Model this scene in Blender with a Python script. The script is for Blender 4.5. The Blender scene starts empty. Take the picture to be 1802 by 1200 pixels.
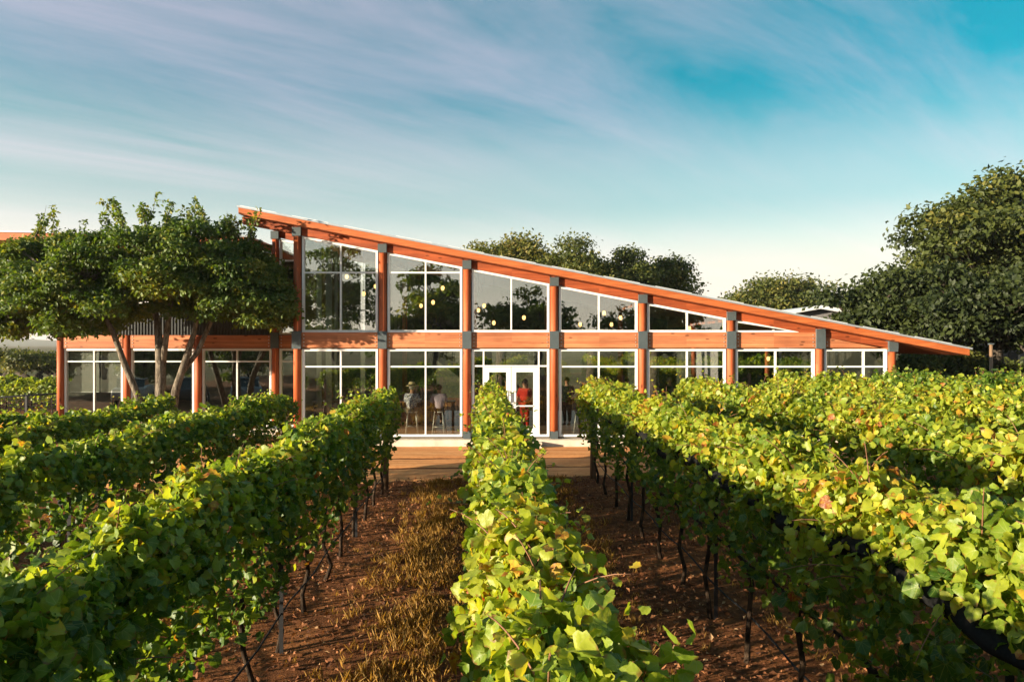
import bpy, bmesh, math, random
import numpy as np
from mathutils import Vector, Matrix

scene = bpy.context.scene
COL = scene.collection
R = math.radians
rng = np.random.default_rng(7)
random.seed(7)

# ------------------------------------------------------------------ camera, sky, sun, exposure
CAM_H = 3.28
cam_data = bpy.data.cameras.new('camera')
cam_data.sensor_width = 36.0
cam_data.lens = 1300.0 / 1802.0 * 36.0
cam_data.shift_y = 5.0 / 1802.0
cam_data.clip_end = 9000
cam = bpy.data.objects.new('camera', cam_data)
COL.objects.link(cam)
cam.location = (0, 0, CAM_H)
cam.rotation_euler = (R(90), 0, 0)
scene.camera = cam

SUN_EL = R(8.5)
SUN_AZ = (-0.905, -0.425)                       # horizontal direction towards the sun
to_sun = Vector((SUN_AZ[0], SUN_AZ[1], 0)).normalized() * math.cos(SUN_EL)
to_sun.z = math.sin(SUN_EL)
sun_data = bpy.data.lights.new('sun', 'SUN')
sun_data.energy = 5.0
sun_data.angle = R(0.6)
sun_data.color = (1.0, 0.85, 0.63)
sun = bpy.data.objects.new('sun', sun_data)
COL.objects.link(sun)
sun.rotation_euler = (-to_sun).to_track_quat('-Z', 'Y').to_euler()

scene.view_settings.view_transform = 'Standard'
scene.view_settings.look = 'None'
scene.view_settings.gamma = 1.0
scene.view_settings.exposure = 1.7
scene.view_settings.use_curve_mapping = False
cy = scene.cycles
cy.max_bounces = 7
cy.diffuse_bounces = 2
cy.glossy_bounces = 3
cy.transmission_bounces = 4
cy.transparent_max_bounces = 10
cy.caustics_reflective = False
cy.caustics_refractive = False
cy.sample_clamp_indirect = 4.0


class NT:
    """Small helper to write node trees."""
    def __init__(self, tree):
        self.t = tree
        tree.nodes.clear()

    def n(self, kind, ins=None, **props):
        nd = self.t.nodes.new(kind)
        for k, v in props.items():
            setattr(nd, k, v)
        for k, v in (ins or {}).items():
            self.set(nd, k, v)
        return nd

    def set(self, nd, k, v):
        sock = nd.inputs[k]
        if isinstance(v, bpy.types.NodeSocket):
            self.t.links.new(v, sock)
        elif isinstance(v, bpy.types.Node):
            self.t.links.new(v.outputs[0], sock)
        else:
            if sock.type == 'RGBA' and len(v) == 3:
                v = (*v, 1.0)
            sock.default_value = v

    def math(self, op, a, b=None, c=None, clamp=False):
        nd = self.n('ShaderNodeMath', operation=op, use_clamp=clamp)
        self.set(nd, 0, a)
        if b is not None:
            self.set(nd, 1, b)
        if c is not None:
            self.set(nd, 2, c)
        return nd.outputs[0]

    def mix(self, fac, a, b, blend='MIX'):
        nd = self.n('ShaderNodeMix', data_type='RGBA', blend_type=blend, clamp_factor=True)
        self.set(nd, 0, fac)
        self.set(nd, 6, a)
        self.set(nd, 7, b)
        return nd.outputs[2]

    def ramp(self, fac, stops, interp='LINEAR'):
        nd = self.n('ShaderNodeValToRGB')
        cr = nd.color_ramp
        cr.interpolation = interp
        while len(cr.elements) < len(stops):
            cr.elements.new(0.5)
        for e, (p, c) in zip(cr.elements, stops):
            e.position = p
            if isinstance(c, (int, float)):
                c = (c, c, c)
            e.color = (*c, 1.0)
        self.set(nd, 0, fac)
        return nd.outputs[0]

    def noise(self, vec, scale, detail=4, rough=0.55, dist=0.0):
        nd = self.n('ShaderNodeTexNoise', {'Scale': scale, 'Detail': detail, 'Roughness': rough, 'Distortion': dist})
        if vec is not None:
            self.set(nd, 'Vector', vec)
        return nd

    def mapping(self, vec, scale=(1, 1, 1), rot=(0, 0, 0), loc=(0, 0, 0)):
        nd = self.n('ShaderNodeMapping', {'Scale': scale, 'Rotation': rot, 'Location': loc})
        self.set(nd, 'Vector', vec)
        return nd.outputs[0]


world = bpy.data.worlds.new('World')
scene.world = world
world.use_nodes = True
w = NT(world.node_tree)
sky = w.n('ShaderNodeTexSky', sky_type='NISHITA')
sky.sun_disc = False
sky.sun_elevation = SUN_EL
sky.sun_rotation = math.atan2(to_sun.x, to_sun.y)
sky.air_density = 1.0
sky.dust_density = 0.8
sky.ozone_density = 2.0
geo = w.n('ShaderNodeTexCoord')
sep = w.n('ShaderNodeSeparateXYZ', {0: geo.outputs['Generated']})
zz = w.math('ADD', w.math('MAXIMUM', sep.outputs[2], 0.0), 0.16)
flat = w.n('ShaderNodeCombineXYZ', {0: w.math('DIVIDE', sep.outputs[0], zz), 1: w.math('DIVIDE', sep.outputs[1], zz), 2: 0.0})
# high thin cirrus: long streaks plus a wide milky veil
st = w.mapping(w.mapping(flat.outputs[0], rot=(0, 0, R(-38))), scale=(0.42, 1.7, 1.0), loc=(3.1, 1.35, 0))
n1 = w.noise(st, 1.05, 7, 0.62, 0.55).outputs[0]
n2 = w.noise(w.mapping(flat.outputs[0], scale=(0.35, 0.6, 1), loc=(7.7, 2.0, 0)), 0.9, 4, 0.5, 0.2).outputs[0]
streak = w.math('MULTIPLY', w.ramp(n1, [(0.36, 0.0), (0.72, 1.0)]), w.ramp(n2, [(0.32, 0.25), (0.66, 1.0)]))
low = w.ramp(sep.outputs[2], [(0.0, 1.0), (0.09, 0.80), (0.19, 0.30), (0.33, 0.0)], 'EASE')
base = w.n('ShaderNodeHueSaturation', {'Hue': 0.458, 'Saturation': 1.65, 'Value': 1.1, 'Color': sky.outputs[0]})
cloudcol = w.mix(0.75, sky.outputs[0], (5.9, 4.8, 5.9))
c1 = w.mix(w.math('MULTIPLY', streak, 0.75), base.outputs[0], cloudcol)
c2 = w.mix(w.math('MULTIPLY', low, 0.72), c1, (9.8, 8.4, 7.3))
bg = w.n('ShaderNodeBackground', {'Color': c2, 'Strength': 0.050})
wo = w.n('ShaderNodeOutputWorld', {'Surface': bg})


# ------------------------------------------------------------------ materials
MATS = {}


def new_mat(name):
    m = bpy.data.materials.new(name)
    m.use_nodes = True
    MATS[name] = m
    return m, NT(m.node_tree)


def finish(t, shader, disp=None):
    o = t.n('ShaderNodeOutputMaterial', {'Surface': shader})
    return o


def principled(t, color, rough=0.6, spec=0.4, metal=0.0, bump=None, bump_str=0.3, bump_dist=0.02):
    p = t.n('ShaderNodeBsdfPrincipled')
    t.set(p, 'Base Color', color)
    t.set(p, 'Roughness', rough)
    t.set(p, 'Specular IOR Level', spec)
    t.set(p, 'Metallic', metal)
    if bump is not None:
        b = t.n('ShaderNodeBump', {'Strength': bump_str, 'Distance': bump_dist, 'Height': bump})
        t.set(p, 'Normal', b.outputs[0])
    return p


def plain(name, color, rough=0.6, spec=0.4, metal=0.0, var=0.12, scale=6.0):
    m, t = new_mat(name)
    tc = t.n('ShaderNodeTexCoord')
    n = t.noise(tc.outputs['Object'], scale, 5)
    dark = tuple(c * (1 - var) for c in color)
    lite = tuple(min(1, c * (1 + var)) for c in color)
    col = t.ramp(n.outputs[0], [(0.3, dark), (0.7, lite)])
    finish(t, principled(t, col, rough, spec, metal, n.outputs[0], 0.08))
    return m


def wood(name, axis, dark, mid, lite, lam=0.0, rough=0.62):
    """Timber with grain along axis (0 x, 2 z); lam > 0 draws glue lines of the laminations."""
    m, t = new_mat(name)
    geo = t.n('ShaderNodeNewGeometry')
    pos = geo.outputs['Position']
    sc = [9.0, 9.0, 9.0]
    sc[axis] = 0.55
    g = t.noise(t.mapping(pos, scale=tuple(sc)), 1.6, 7, 0.65, 0.4)
    fine = [60.0, 60.0, 60.0]
    fine[axis] = 1.5
    f = t.noise(t.mapping(pos, scale=tuple(fine)), 1.0, 4, 0.6)
    s = t.math('ADD', t.math('MULTIPLY', g.outputs[0], 0.7), t.math('MULTIPLY', f.outputs[0], 0.3))
    col = t.ramp(s, [(0.30, dark), (0.50, mid), (0.72, lite)])
    kn = [5.5, 5.5, 5.5]
    kn[axis] = 1.9
    v = t.n('ShaderNodeTexVoronoi', {'Scale': 1.0, 'Vector': t.mapping(pos, scale=tuple(kn)), 'Randomness': 1.0})
    knot = t.ramp(v.outputs['Distance'], [(0.10, 1.0), (0.17, 0.0)])
    pick = t.math('GREATER_THAN', t.n('ShaderNodeSeparateColor', {0: v.outputs['Color']}).outputs[0], 0.45)
    col = t.mix(t.math('MULTIPLY', t.math('MULTIPLY', knot, pick), 0.75), col, tuple(c * 0.30 for c in dark))
    # boards of a lamination differ a little in colour
    if lam > 0:
        sp = t.n('ShaderNodeSeparateXYZ', {0: pos})
        zi = t.math('FLOOR', t.math('DIVIDE', sp.outputs[2], lam))
        xi = t.math('FLOOR', t.math('DIVIDE', sp.outputs[0], 2.8))
        wn = t.n('ShaderNodeTexWhiteNoise', {'Vector': t.n('ShaderNodeCombineXYZ', {0: xi, 1: zi, 2: 0.0}).outputs[0]}, noise_dimensions='3D')
        col = t.mix(0.55, col, t.ramp(wn.outputs[0], [(0.0, (0.55, 0.50, 0.46)), (1.0, (1.25, 1.25, 1.2))]), 'MULTIPLY')
        fr = t.math('FRACT', t.math('DIVIDE', sp.outputs[2], lam))
        line = t.math('LESS_THAN', fr, 0.07)
        col = t.mix(t.math('MULTIPLY', line, 0.45), col, tuple(c * 0.5 for c in dark))
    blot = t.noise(pos, 0.9, 4)
    col = t.mix(0.35, col, t.ramp(blot.outputs[0], [(0.3, (0.55, 0.50, 0.48)), (0.7, (1.25, 1.25, 1.25))]), 'MULTIPLY')
    finish(t, principled(t, col, rough, 0.35, 0.0, s, 0.25, 0.01))
    return m


M_BEAM = wood('glulam_timber', 0, (0.36, 0.110, 0.042), (0.56, 0.200, 0.085), (0.66, 0.29, 0.14), lam=0.082)
M_POST = wood('post_timber', 2, (0.20, 0.042, 0.012), (0.42, 0.092, 0.026), (0.54, 0.155, 0.050))
M_RAKE = wood('raking_beam_timber', 0, (0.20, 0.040, 0.012), (0.36, 0.078, 0.022), (0.46, 0.125, 0.042), lam=0.11)
M_FASCIA = wood('fascia_timber', 0, (0.24, 0.056, 0.014), (0.46, 0.118, 0.030), (0.58, 0.18, 0.055))
M_OLDWOOD = wood('weathered_post_wood', 2, (0.10, 0.06, 0.035), (0.19, 0.115, 0.065), (0.27, 0.17, 0.10))
M_FLOORWOOD = wood('floor_boards', 0, (0.10, 0.045, 0.016), (0.19, 0.085, 0.028), (0.27, 0.13, 0.05), rough=0.35)
M_FRAME = plain('white_aluminium', (0.80, 0.79, 0.77), 0.4, 0.5, 0.0, 0.04)
M_STEEL = plain('grey_painted_steel', (0.072, 0.090, 0.096), 0.45, 0.5, 0.0, 0.10)
M_ROOFMETAL = plain('roof_metal', (0.52, 0.54, 0.56), 0.35, 0.5, 0.6, 0.08)
M_WHITEMETAL = plain('white_roof_metal', (0.78, 0.79, 0.80), 0.4, 0.5, 0.2, 0.05)
M_BOLT = plain('galvanised_bolt', (0.62, 0.62, 0.60), 0.35, 0.5, 0.7, 0.05)
M_CONC = plain('concrete', (0.60, 0.51, 0.41), 0.85, 0.2, 0.0, 0.18, 3.0)
M_BLACKMETAL = plain('black_metal', (0.018, 0.018, 0.02), 0.5, 0.4, 0.2, 0.1)
M_RUBBER = plain('black_rubber', (0.010, 0.010, 0.011), 0.7, 0.25, 0.0, 0.15)
M_OLIVE = plain('olive_plaster', (0.16, 0.15, 0.07), 0.8, 0.2, 0.0, 0.1)
M_DARKWALL = plain('dark_panel', (0.055, 0.05, 0.042), 0.7, 0.3, 0.0, 0.15)
M_GREYWALL = plain('grey_board_wall', (0.17, 0.16, 0.16), 0.8, 0.2, 0.0, 0.15)
M_CURTAIN = plain('pale_curtain', (0.46, 0.47, 0.36), 0.85, 0.1, 0.0, 0.1)
M_BLIND = plain('grey_blind', (0.28, 0.28, 0.25), 0.9, 0.1, 0.0, 0.05)
M_TABLE = plain('table_wood', (0.22, 0.11, 0.05), 0.4, 0.5, 0.0, 0.2)
M_STOOL = plain('pale_stool_metal', (0.70, 0.66, 0.58), 0.35, 0.5, 0.3, 0.05)
M_NET = plain('black_bird_net', (0.010, 0.010, 0.010), 0.9, 0.1, 0.0, 0.4, 60.0)
M_WIRE = plain('trellis_wire', (0.22, 0.20, 0.18), 0.4, 0.5, 0.8, 0.05)


def corrugated(name, color):
    m, t = new_mat(name)
    geo = t.n('ShaderNodeNewGeometry')
    n = t.noise(t.mapping(geo.outputs['Position'], scale=(6, 6, 0.6)), 1.0, 5)
    col = t.ramp(n.outputs[0], [(0.3, tuple(c * 0.75 for c in color)), (0.7, tuple(c * 1.2 for c in color))])
    finish(t, principled(t, col, 0.5, 0.4, 0.3))
    return m


M_CLAD = corrugated('dark_corrugated_metal', (0.060, 0.066, 0.068))


def glass(name, tint=(0.93, 0.95, 0.92), refl=0.23):
    m, t = new_mat(name)
    tr = t.n('ShaderNodeBsdfTransparent', {'Color': tint})
    tc = t.n('ShaderNodeNewGeometry')
    nz = t.noise(t.mapping(tc.outputs['Position'], scale=(0.9, 0.9, 0.9)), 1.0, 2)
    b = t.n('ShaderNodeBump', {'Strength': 0.05, 'Distance': 0.05, 'Height': nz.outputs[0]})
    gl = t.n('ShaderNodeBsdfGlossy', {'Color': (0.92, 0.97, 0.96), 'Roughness': 0.0, 'Normal': b.outputs[0]})
    lw = t.n('ShaderNodeLayerWeight', {'Blend': 0.5})
    fac = t.math('ADD', t.math('MULTIPLY', t.math('POWER', lw.outputs['Facing'], 5.0), 0.9 - refl), refl, clamp=True)
    mx = t.n('ShaderNodeMixShader', {0: fac, 1: tr, 2: gl})
    finish(t, mx)
    return m


M_GLASS = glass('window_glass')
M_CARGLASS = glass('car_glass', (0.08, 0.09, 0.09), 0.1)


def emit(name, color, strength):
    m, t = new_mat(name)
    finish(t, t.n('ShaderNodeEmission', {'Color': color, 'Strength': strength}))
    return m


M_BULB = emit('lit_bulb', (1.0, 0.52, 0.17), 1.6)


def leaf_mat(name, stops, transl=0.42, rough=0.5, veins=False):
    m, t = new_mat(name)
    at = t.n('ShaderNodeAttribute', attribute_name='tone')
    tc = t.n('ShaderNodeNewGeometry')
    nz = t.noise(tc.outputs['Position'], 38.0, 3)
    tone = t.math('ADD', at.outputs['Fac'], t.math('MULTIPLY', t.math('SUBTRACT', nz.outputs[0], 0.5), 0.22))
    col = t.ramp(tone, stops)
    if veins:
        uvn = t.n('ShaderNodeAttribute', attribute_name='leafuv')
        s = t.n('ShaderNodeSeparateXYZ', {0: uvn.outputs['Vector']})
        ax = t.math('ABSOLUTE', s.outputs[0])
        ang = t.math('ARCTAN2', ax, t.math('ADD', s.outputs[1], 0.02))
        v = None
        for a0 in (0.0, 0.72, 1.5):
            d = t.math('ABSOLUTE', t.math('SUBTRACT', ang, a0))
            r = t.math('SQRT', t.math('ADD', t.math('POWER', s.outputs[0], 2.0), t.math('POWER', s.outputs[1], 2.0)))
            e = t.math('LESS_THAN', t.math('MULTIPLY', d, r), 0.016)
            v = e if v is None else t.math('MAXIMUM', v, e)
        col = t.mix(t.math('MULTIPLY', v, 0.45), col, (0.34, 0.36, 0.10))
    if veins:
        rr = t.math('ADD', t.math('MULTIPLY', t.math('SUBTRACT', r, 0.50), 2.0), t.math('MULTIPLY', t.math('SUBTRACT', nz.outputs[0], 0.5), 1.6))
        old = t.math('GREATER_THAN', at.outputs['Fac'], 0.52)
        col = t.mix(t.math('MULTIPLY', t.math('MULTIPLY', t.ramp(rr, [(0.55, 0.0), (0.85, 1.0)]), old), 0.8), col, (0.20, 0.085, 0.025))
    df = principled(t, col, rough, 0.38, 0.0, nz.outputs[0], 0.35, 0.01)
    tcol = t.mix(1.0, col, (1.75, 1.65, 0.60), 'MULTIPLY')
    tl = t.n('ShaderNodeBsdfTranslucent', {'Color': tcol})
    finish(t, t.n('ShaderNodeMixShader', {0: transl, 1: df, 2: tl}))
    return m


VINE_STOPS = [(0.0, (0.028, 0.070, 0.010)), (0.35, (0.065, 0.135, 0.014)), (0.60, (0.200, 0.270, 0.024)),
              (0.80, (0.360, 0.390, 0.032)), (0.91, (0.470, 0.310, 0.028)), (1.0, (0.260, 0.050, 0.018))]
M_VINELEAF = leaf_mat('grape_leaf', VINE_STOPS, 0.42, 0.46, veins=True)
M_TREELEAF = leaf_mat('tree_leaf', [(0.0, (0.026, 0.056, 0.010)), (0.5, (0.066, 0.118, 0.016)), (0.8, (0.130, 0.175, 0.024)), (1.0, (0.23, 0.22, 0.03))], 0.36, 0.55)
M_OAKLEAF = leaf_mat('oak_leaf', [(0.0, (0.018, 0.030, 0.008)), (0.5, (0.072, 0.092, 0.016)), (0.8, (0.150, 0.145, 0.026)), (1.0, (0.22, 0.175, 0.04))], 0.34, 0.6)
M_LITTER = leaf_mat('fallen_leaf', [(0.0, (0.050, 0.020, 0.010)), (0.5, (0.22, 0.080, 0.028)), (0.8, (0.34, 0.15, 0.06)), (1.0, (0.42, 0.27, 0.14))], 0.1, 0.8)
M_STRAW = leaf_mat('dry_grass_blade', [(0.0, (0.080, 0.058, 0.012)), (0.4, (0.22, 0.125, 0.026)), (0.8, (0.40, 0.225, 0.050)), (1.0, (0.50, 0.34, 0.11))], 0.35, 0.7)


def bark(name, dark, lite):
    m, t = new_mat(name)
    geo = t.n('ShaderNodeNewGeometry')
    n = t.noise(t.mapping(geo.outputs['Position'], scale=(9, 9, 2.6)), 1.5, 7, 0.7, 0.6)
    col = t.ramp(n.outputs[0], [(0.40, dark), (0.60, lite)])
    finish(t, principled(t, col, 0.9, 0.15, 0.0, n.outputs[0], 1.0, 0.08))
    return m


M_BARK = bark('pale_bark', (0.070, 0.055, 0.040), (0.26, 0.22, 0.17))
M_OAKBARK = bark('oak_bark', (0.030, 0.024, 0.018), (0.10, 0.08, 0.06))
M_VINEBARK = bark('vine_bark', (0.018, 0.012, 0.008), (0.085, 0.055, 0.035))
M_CANE = plain('cane', (0.20, 0.095, 0.05), 0.6, 0.3, 0.0, 0.3, 20)


def ground_mat():
    m, t = new_mat('vineyard_soil')
    geo = t.n('ShaderNodeNewGeometry')
    p = geo.outputs['Position']
    a = t.noise(p, 0.8, 6, 0.6)
    b = t.noise(p, 9.0, 6, 0.7)
    c = t.noise(p, 55.0, 3, 0.7)
    s = t.math('ADD', t.math('MULTIPLY', a.outputs[0], 0.5), t.math('MULTIPLY', b.outputs[0], 0.5))
    col = t.ramp(s, [(0.32, (0.065, 0.026, 0.012)), (0.48, (0.16, 0.062, 0.024)), (0.60, (0.32, 0.128, 0.044)), (0.72, (0.40, 0.20, 0.082))])
    h = t.math('ADD', b.outputs[0], t.math('MULTIPLY', c.outputs[0], 0.5))
    finish(t, principled(t, col, 0.95, 0.1, 0.0, h, 0.9, 0.05))
    return m


def dirt_mat():
    m, t = new_mat('sandy_track')
    geo = t.n('ShaderNodeNewGeometry')
    p = geo.outputs['Position']
    a = t.noise(t.mapping(p, scale=(0.25, 3.2, 1)), 1.0, 6, 0.65, 0.3)
    b = t.noise(p, 7.0, 6, 0.7)
    s = t.math('ADD', t.math('MULTIPLY', a.outputs[0], 0.65), t.math('MULTIPLY', b.outputs[0], 0.35))
    col = t.ramp(s, [(0.30, (0.40, 0.150, 0.050)), (0.46, (0.66, 0.29, 0.105)), (0.58, (0.76, 0.38, 0.155)), (0.72, (0.82, 0.47, 0.22))])
    finish(t, principled(t, col, 0.95, 0.1, 0.0, s, 0.25, 0.04))
    return m


def field_mat():
    m, t = new_mat('pasture')
    geo = t.n('ShaderNodeNewGeometry')
    a = t.noise(geo.outputs['Position'], 0.08, 6, 0.6)
    b = t.noise(geo.outputs['Position'], 3.0, 6, 0.7)
    s = t.math('ADD', t.math('MULTIPLY', a.outputs[0], 0.6), t.math('MULTIPLY', b.outputs[0], 0.4))
    col = t.ramp(s, [(0.35, (0.050, 0.065, 0.018)), (0.5, (0.12, 0.10, 0.035)), (0.65, (0.21, 0.15, 0.06))])
    finish(t, principled(t, col, 0.95, 0.1, 0.0, b.outputs[0], 0.8, 0.1))
    return m


M_GROUND, M_DIRT, M_FIELD = ground_mat(), dirt_mat(), field_mat()
M_HILL = plain('wooded_hill', (0.055, 0.075, 0.035), 0.95, 0.1, 0.0, 0.35, 0.02)


# ------------------------------------------------------------------ mesh helpers
class MB:
    """Collects shapes and links them as one mesh object."""
    def __init__(self):
        self.v, self.f = [], []

    def add(self, verts, faces):
        o = len(self.v)
        self.v += [tuple(p) for p in verts]
        self.f += [tuple(i + o for i in f) for f in faces]
        return self

    def box(self, x0, x1, y0, y1, z0, z1):
        v = [(x, y, z) for z in (z0, z1) for y in (y0, y1) for x in (x0, x1)]
        return self.add(v, [(0, 2, 3, 1), (4, 5, 7, 6), (0, 1, 5, 4), (2, 6, 7, 3), (0, 4, 6, 2), (1, 3, 7, 5)])

    def prism(self, poly, y0, y1):
        """poly: (x, z) corners, extruded along y."""
        n = len(poly)
        v = [(x, y0, z) for x, z in poly] + [(x, y1, z) for x, z in poly]
        area = sum(poly[i][0] * poly[(i + 1) % n][1] - poly[(i + 1) % n][0] * poly[i][1] for i in range(n))
        idx = list(range(n)) if area > 0 else list(range(n))[::-1]
        f = [tuple(idx), tuple(i + n for i in idx[::-1])]
        for k in range(n):
            a, b = idx[k], idx[(k + 1) % n]
            f.append((b, a, a + n, b + n))
        return self.add(v, f)

    def tube(self, pts, rad, n=8, cap=True):
        pts = [Vector(p) for p in pts]
        if isinstance(rad, (int, float)):
            rad = [rad] * len(pts)
        rings, ref = [], None
        for i, p in enumerate(pts):
            d = (pts[min(i + 1, len(pts) - 1)] - pts[max(i - 1, 0)]).normalized()
            if ref is None:
                ref = Vector((1, 0, 0)) if abs(d.x) < 0.9 else Vector((0, 1, 0))
            u = (ref - d * ref.dot(d)).normalized()
            ref = u
            q = d.cross(u)
            rings.append([p + (u * math.cos(a) + q * math.sin(a)) * rad[i] for a in [2 * math.pi * k / n for k in range(n)]])
        v = [q for r in rings for q in r]
        f = []
        for i in range(len(pts) - 1):
            for k in range(n):
                a, b = i * n + k, i * n + (k + 1) % n
                f.append((a, b, b + n, a + n))
        if cap:
            f.append(tuple(range(n))[::-1])
            f.append(tuple((len(pts) - 1) * n + k for k in range(n)))
        return self.add(v, f)

    def sphere(self, c, r, nu=10, nv=7):
        if isinstance(r, (int, float)):
            r = (r, r, r)
        v = [(c[0], c[1], c[2] + r[2])]
        for j in range(1, nv):
            ph = math.pi * j / nv
            for i in range(nu):
                th = 2 * math.pi * i / nu
                v.append((c[0] + r[0] * math.sin(ph) * math.cos(th), c[1] + r[1] * math.sin(ph) * math.sin(th), c[2] + r[2] * math.cos(ph)))
        v.append((c[0], c[1], c[2] - r[2]))
        f = [(0, 1 + i, 1 + (i + 1) % nu) for i in range(nu)]
        for j in range(nv - 2):
            for i in range(nu):
                a, b = 1 + j * nu + i, 1 + j * nu + (i + 1) % nu
                f.append((a, a + nu, b + nu, b))
        last = len(v) - 1
        f += [(last, 1 + (nv - 2) * nu + (i + 1) % nu, 1 + (nv - 2) * nu + i) for i in range(nu)]
        return self.add(v, f)

    def mesh(self, name, smooth=False):
        me = bpy.data.meshes.new(name)
        me.from_pydata(self.v, [], self.f)
        if smooth:
            me.polygons.foreach_set('use_smooth', [True] * len(me.polygons))
        me.update()
        return me

    def build(self, name, mat, parent=None, smooth=False, bevel=0.0):
        o = link(name, self.mesh(name, smooth), mat, parent)
        if bevel:
            b = o.modifiers.new('bevel', 'BEVEL')
            b.width = bevel
            b.segments = 2
            b.limit_method = 'ANGLE'
        return o


def link(name, me, mat=None, parent=None):
    o = bpy.data.objects.new(name, me)
    if mat is not None and not me.materials:
        me.materials.append(mat)
    COL.objects.link(o)
    if parent is not None:
        o.parent = parent
        if parent.get('_off') is None:
            pass
    return o


def tag(o, label=None, cat=None, group=None, kind=None):
    if label:
        o['label'] = label
    if cat:
        o['category'] = cat
    if group:
        o['group'] = group
    if kind:
        o['kind'] = kind
    return o


def thing(name, label, cat, loc=(0, 0, 0), rz=0.0, group=None):
    o = bpy.data.objects.new(name, None)
    COL.objects.link(o)
    o.location = loc
    o.rotation_euler = (0, 0, rz)
    o.empty_display_size = 0.2
    return tag(o, label, cat, group)


def np_mesh(name, verts, tris, tone=None, uv=None, smooth=True):
    me = bpy.data.meshes.new(name)
    nv, nf = len(verts), len(tris)
    me.vertices.add(nv)
    me.vertices.foreach_set('co', np.ascontiguousarray(verts, dtype=np.float32).ravel())
    me.loops.add(nf * 3)
    me.loops.foreach_set('vertex_index', np.ascontiguousarray(tris, dtype=np.int32).ravel())
    me.polygons.add(nf)
    me.polygons.foreach_set('loop_start', np.arange(0, nf * 3, 3, dtype=np.int32))
    if smooth:
        me.polygons.foreach_set('use_smooth', np.ones(nf, dtype=bool))
    if tone is not None:
        a = me.attributes.new('tone', 'FLOAT', 'POINT')
        a.data.foreach_set('value', np.ascontiguousarray(tone, dtype=np.float32))
    if uv is not None:
        a = me.attributes.new('leafuv', 'FLOAT_VECTOR', 'POINT')
        a.data.foreach_set('vector', np.ascontiguousarray(uv, dtype=np.float32).ravel())
    me.update(calc_edges=True)
    return me


def norm(a):
    return a / np.maximum(np.linalg.norm(a, axis=-1, keepdims=True), 1e-9)


# leaf templates: local x across, y towards the tip, z the upper side
def leaf_template(half, centre, cup, fold, droop):
    pts = [(0.0, 0.0)] + half + [(0.0, 1.0)] + [(-x, y) for x, y in half[::-1]]
    v = np.array([centre] + pts)
    uv = np.c_[v, np.zeros(len(v))]
    x, y = v[:, 0], v[:, 1]
    z = fold * np.abs(x) - cup * x * x - droop * y * y + 0.07 * np.sin(11 * x + 3 * y + 5 * cup) + 0.05 * np.sin(9 * y + 7 * x)
    n = len(pts)
    tr = [(0, 1 + i, 1 + (i + 1) % n) for i in range(n)]
    tr = [(a, c, b) for a, b, c in tr]
    return np.c_[v, z], np.array(tr), uv


HALF_BIG = [(0.19, -0.15), (0.40, -0.13), (0.56, 0.08), (0.51, 0.28), (0.57, 0.46), (0.43, 0.66), (0.22, 0.86)]
HALF_SMALL = [(0.38, -0.14), (0.57, 0.24), (0.40, 0.70)]
BIG = [leaf_template(HALF_BIG, (0.0, 0.32), c, f, d) for c, f, d in ((0.5, 0.25, 0.18), (0.9, 0.10, 0.30), (0.2, 0.55, 0.05), (-0.5, -0.15, 0.45), (1.5, 0.65, 0.22), (0.1, 0.95, 0.30), (1.9, 0.2, 0.55))]
SMALL = [leaf_template(HALF_SMALL, (0.0, 0.32), c, f, d) for c, f, d in ((0.5, 0.25, 0.18), (1.3, 0.2, 0.45), (0.2, 0.6, 0.05), (0.1, 0.95, 0.3))]
OVAL = [(np.array([(0, 0, 0), (0.30, 0.48, a), (0, 1, b), (-0.30, 0.48, a)], float), np.array([(0, 2, 1), (0, 3, 2)]), np.zeros((4, 3))) for a, b in ((0.10, -0.12), (-0.06, -0.25), (0.16, 0.05))]


def axes(nrm, tip):
    nrm = norm(nrm)
    t = norm(tip - nrm * np.sum(tip * nrm, axis=-1, keepdims=True))
    xx = np.cross(t, nrm)
    return xx, t, nrm


def leaf_cloud(pos, nrm, tip, size, tone, temps, r):
    """All leaves as arrays: vertices, triangles, tone per vertex, leaf uv per vertex."""
    xx, yy, zz_ = axes(nrm, tip)
    which = r.integers(0, len(temps), len(pos))
    V, T, C, U, off = [], [], [], [], 0
    for k, (tv, tt, uv) in enumerate(temps):
        m = which == k
        c = int(m.sum())
        if not c:
            continue
        s = size[m][:, None, None]
        v = pos[m][:, None, :] + s * (tv[None, :, 0:1] * xx[m][:, None, :] + tv[None, :, 1:2] * yy[m][:, None, :] + tv[None, :, 2:3] * zz_[m][:, None, :])
        n = len(tv)
        V.append(v.reshape(-1, 3))
        T.append((tt[None] + (off + np.arange(c) * n)[:, None, None]).reshape(-1, 3))
        C.append(np.repeat(tone[m], n))
        U.append(np.tile(uv, (c, 1)))
        off += c * n
    return np.concatenate(V), np.concatenate(T), np.concatenate(C), np.concatenate(U)


# ------------------------------------------------------------------ terrain
ROW_SLOPE = -56.0 / 1300.0           # rows run a little to the left as they go away
TILT = 0.022


def sstep(a, b, x):
    t = np.clip((x - a) / (b - a), 0, 1)
    return t * t * (3 - 2 * t)


def ground_z(x, y):
    x = np.asarray(x, float)
    y = np.asarray(y, float)
    f = 1 - sstep(17.2, 20.5, y)
    xx = np.clip(x, -13, 13)
    return TILT * xx * f


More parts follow.
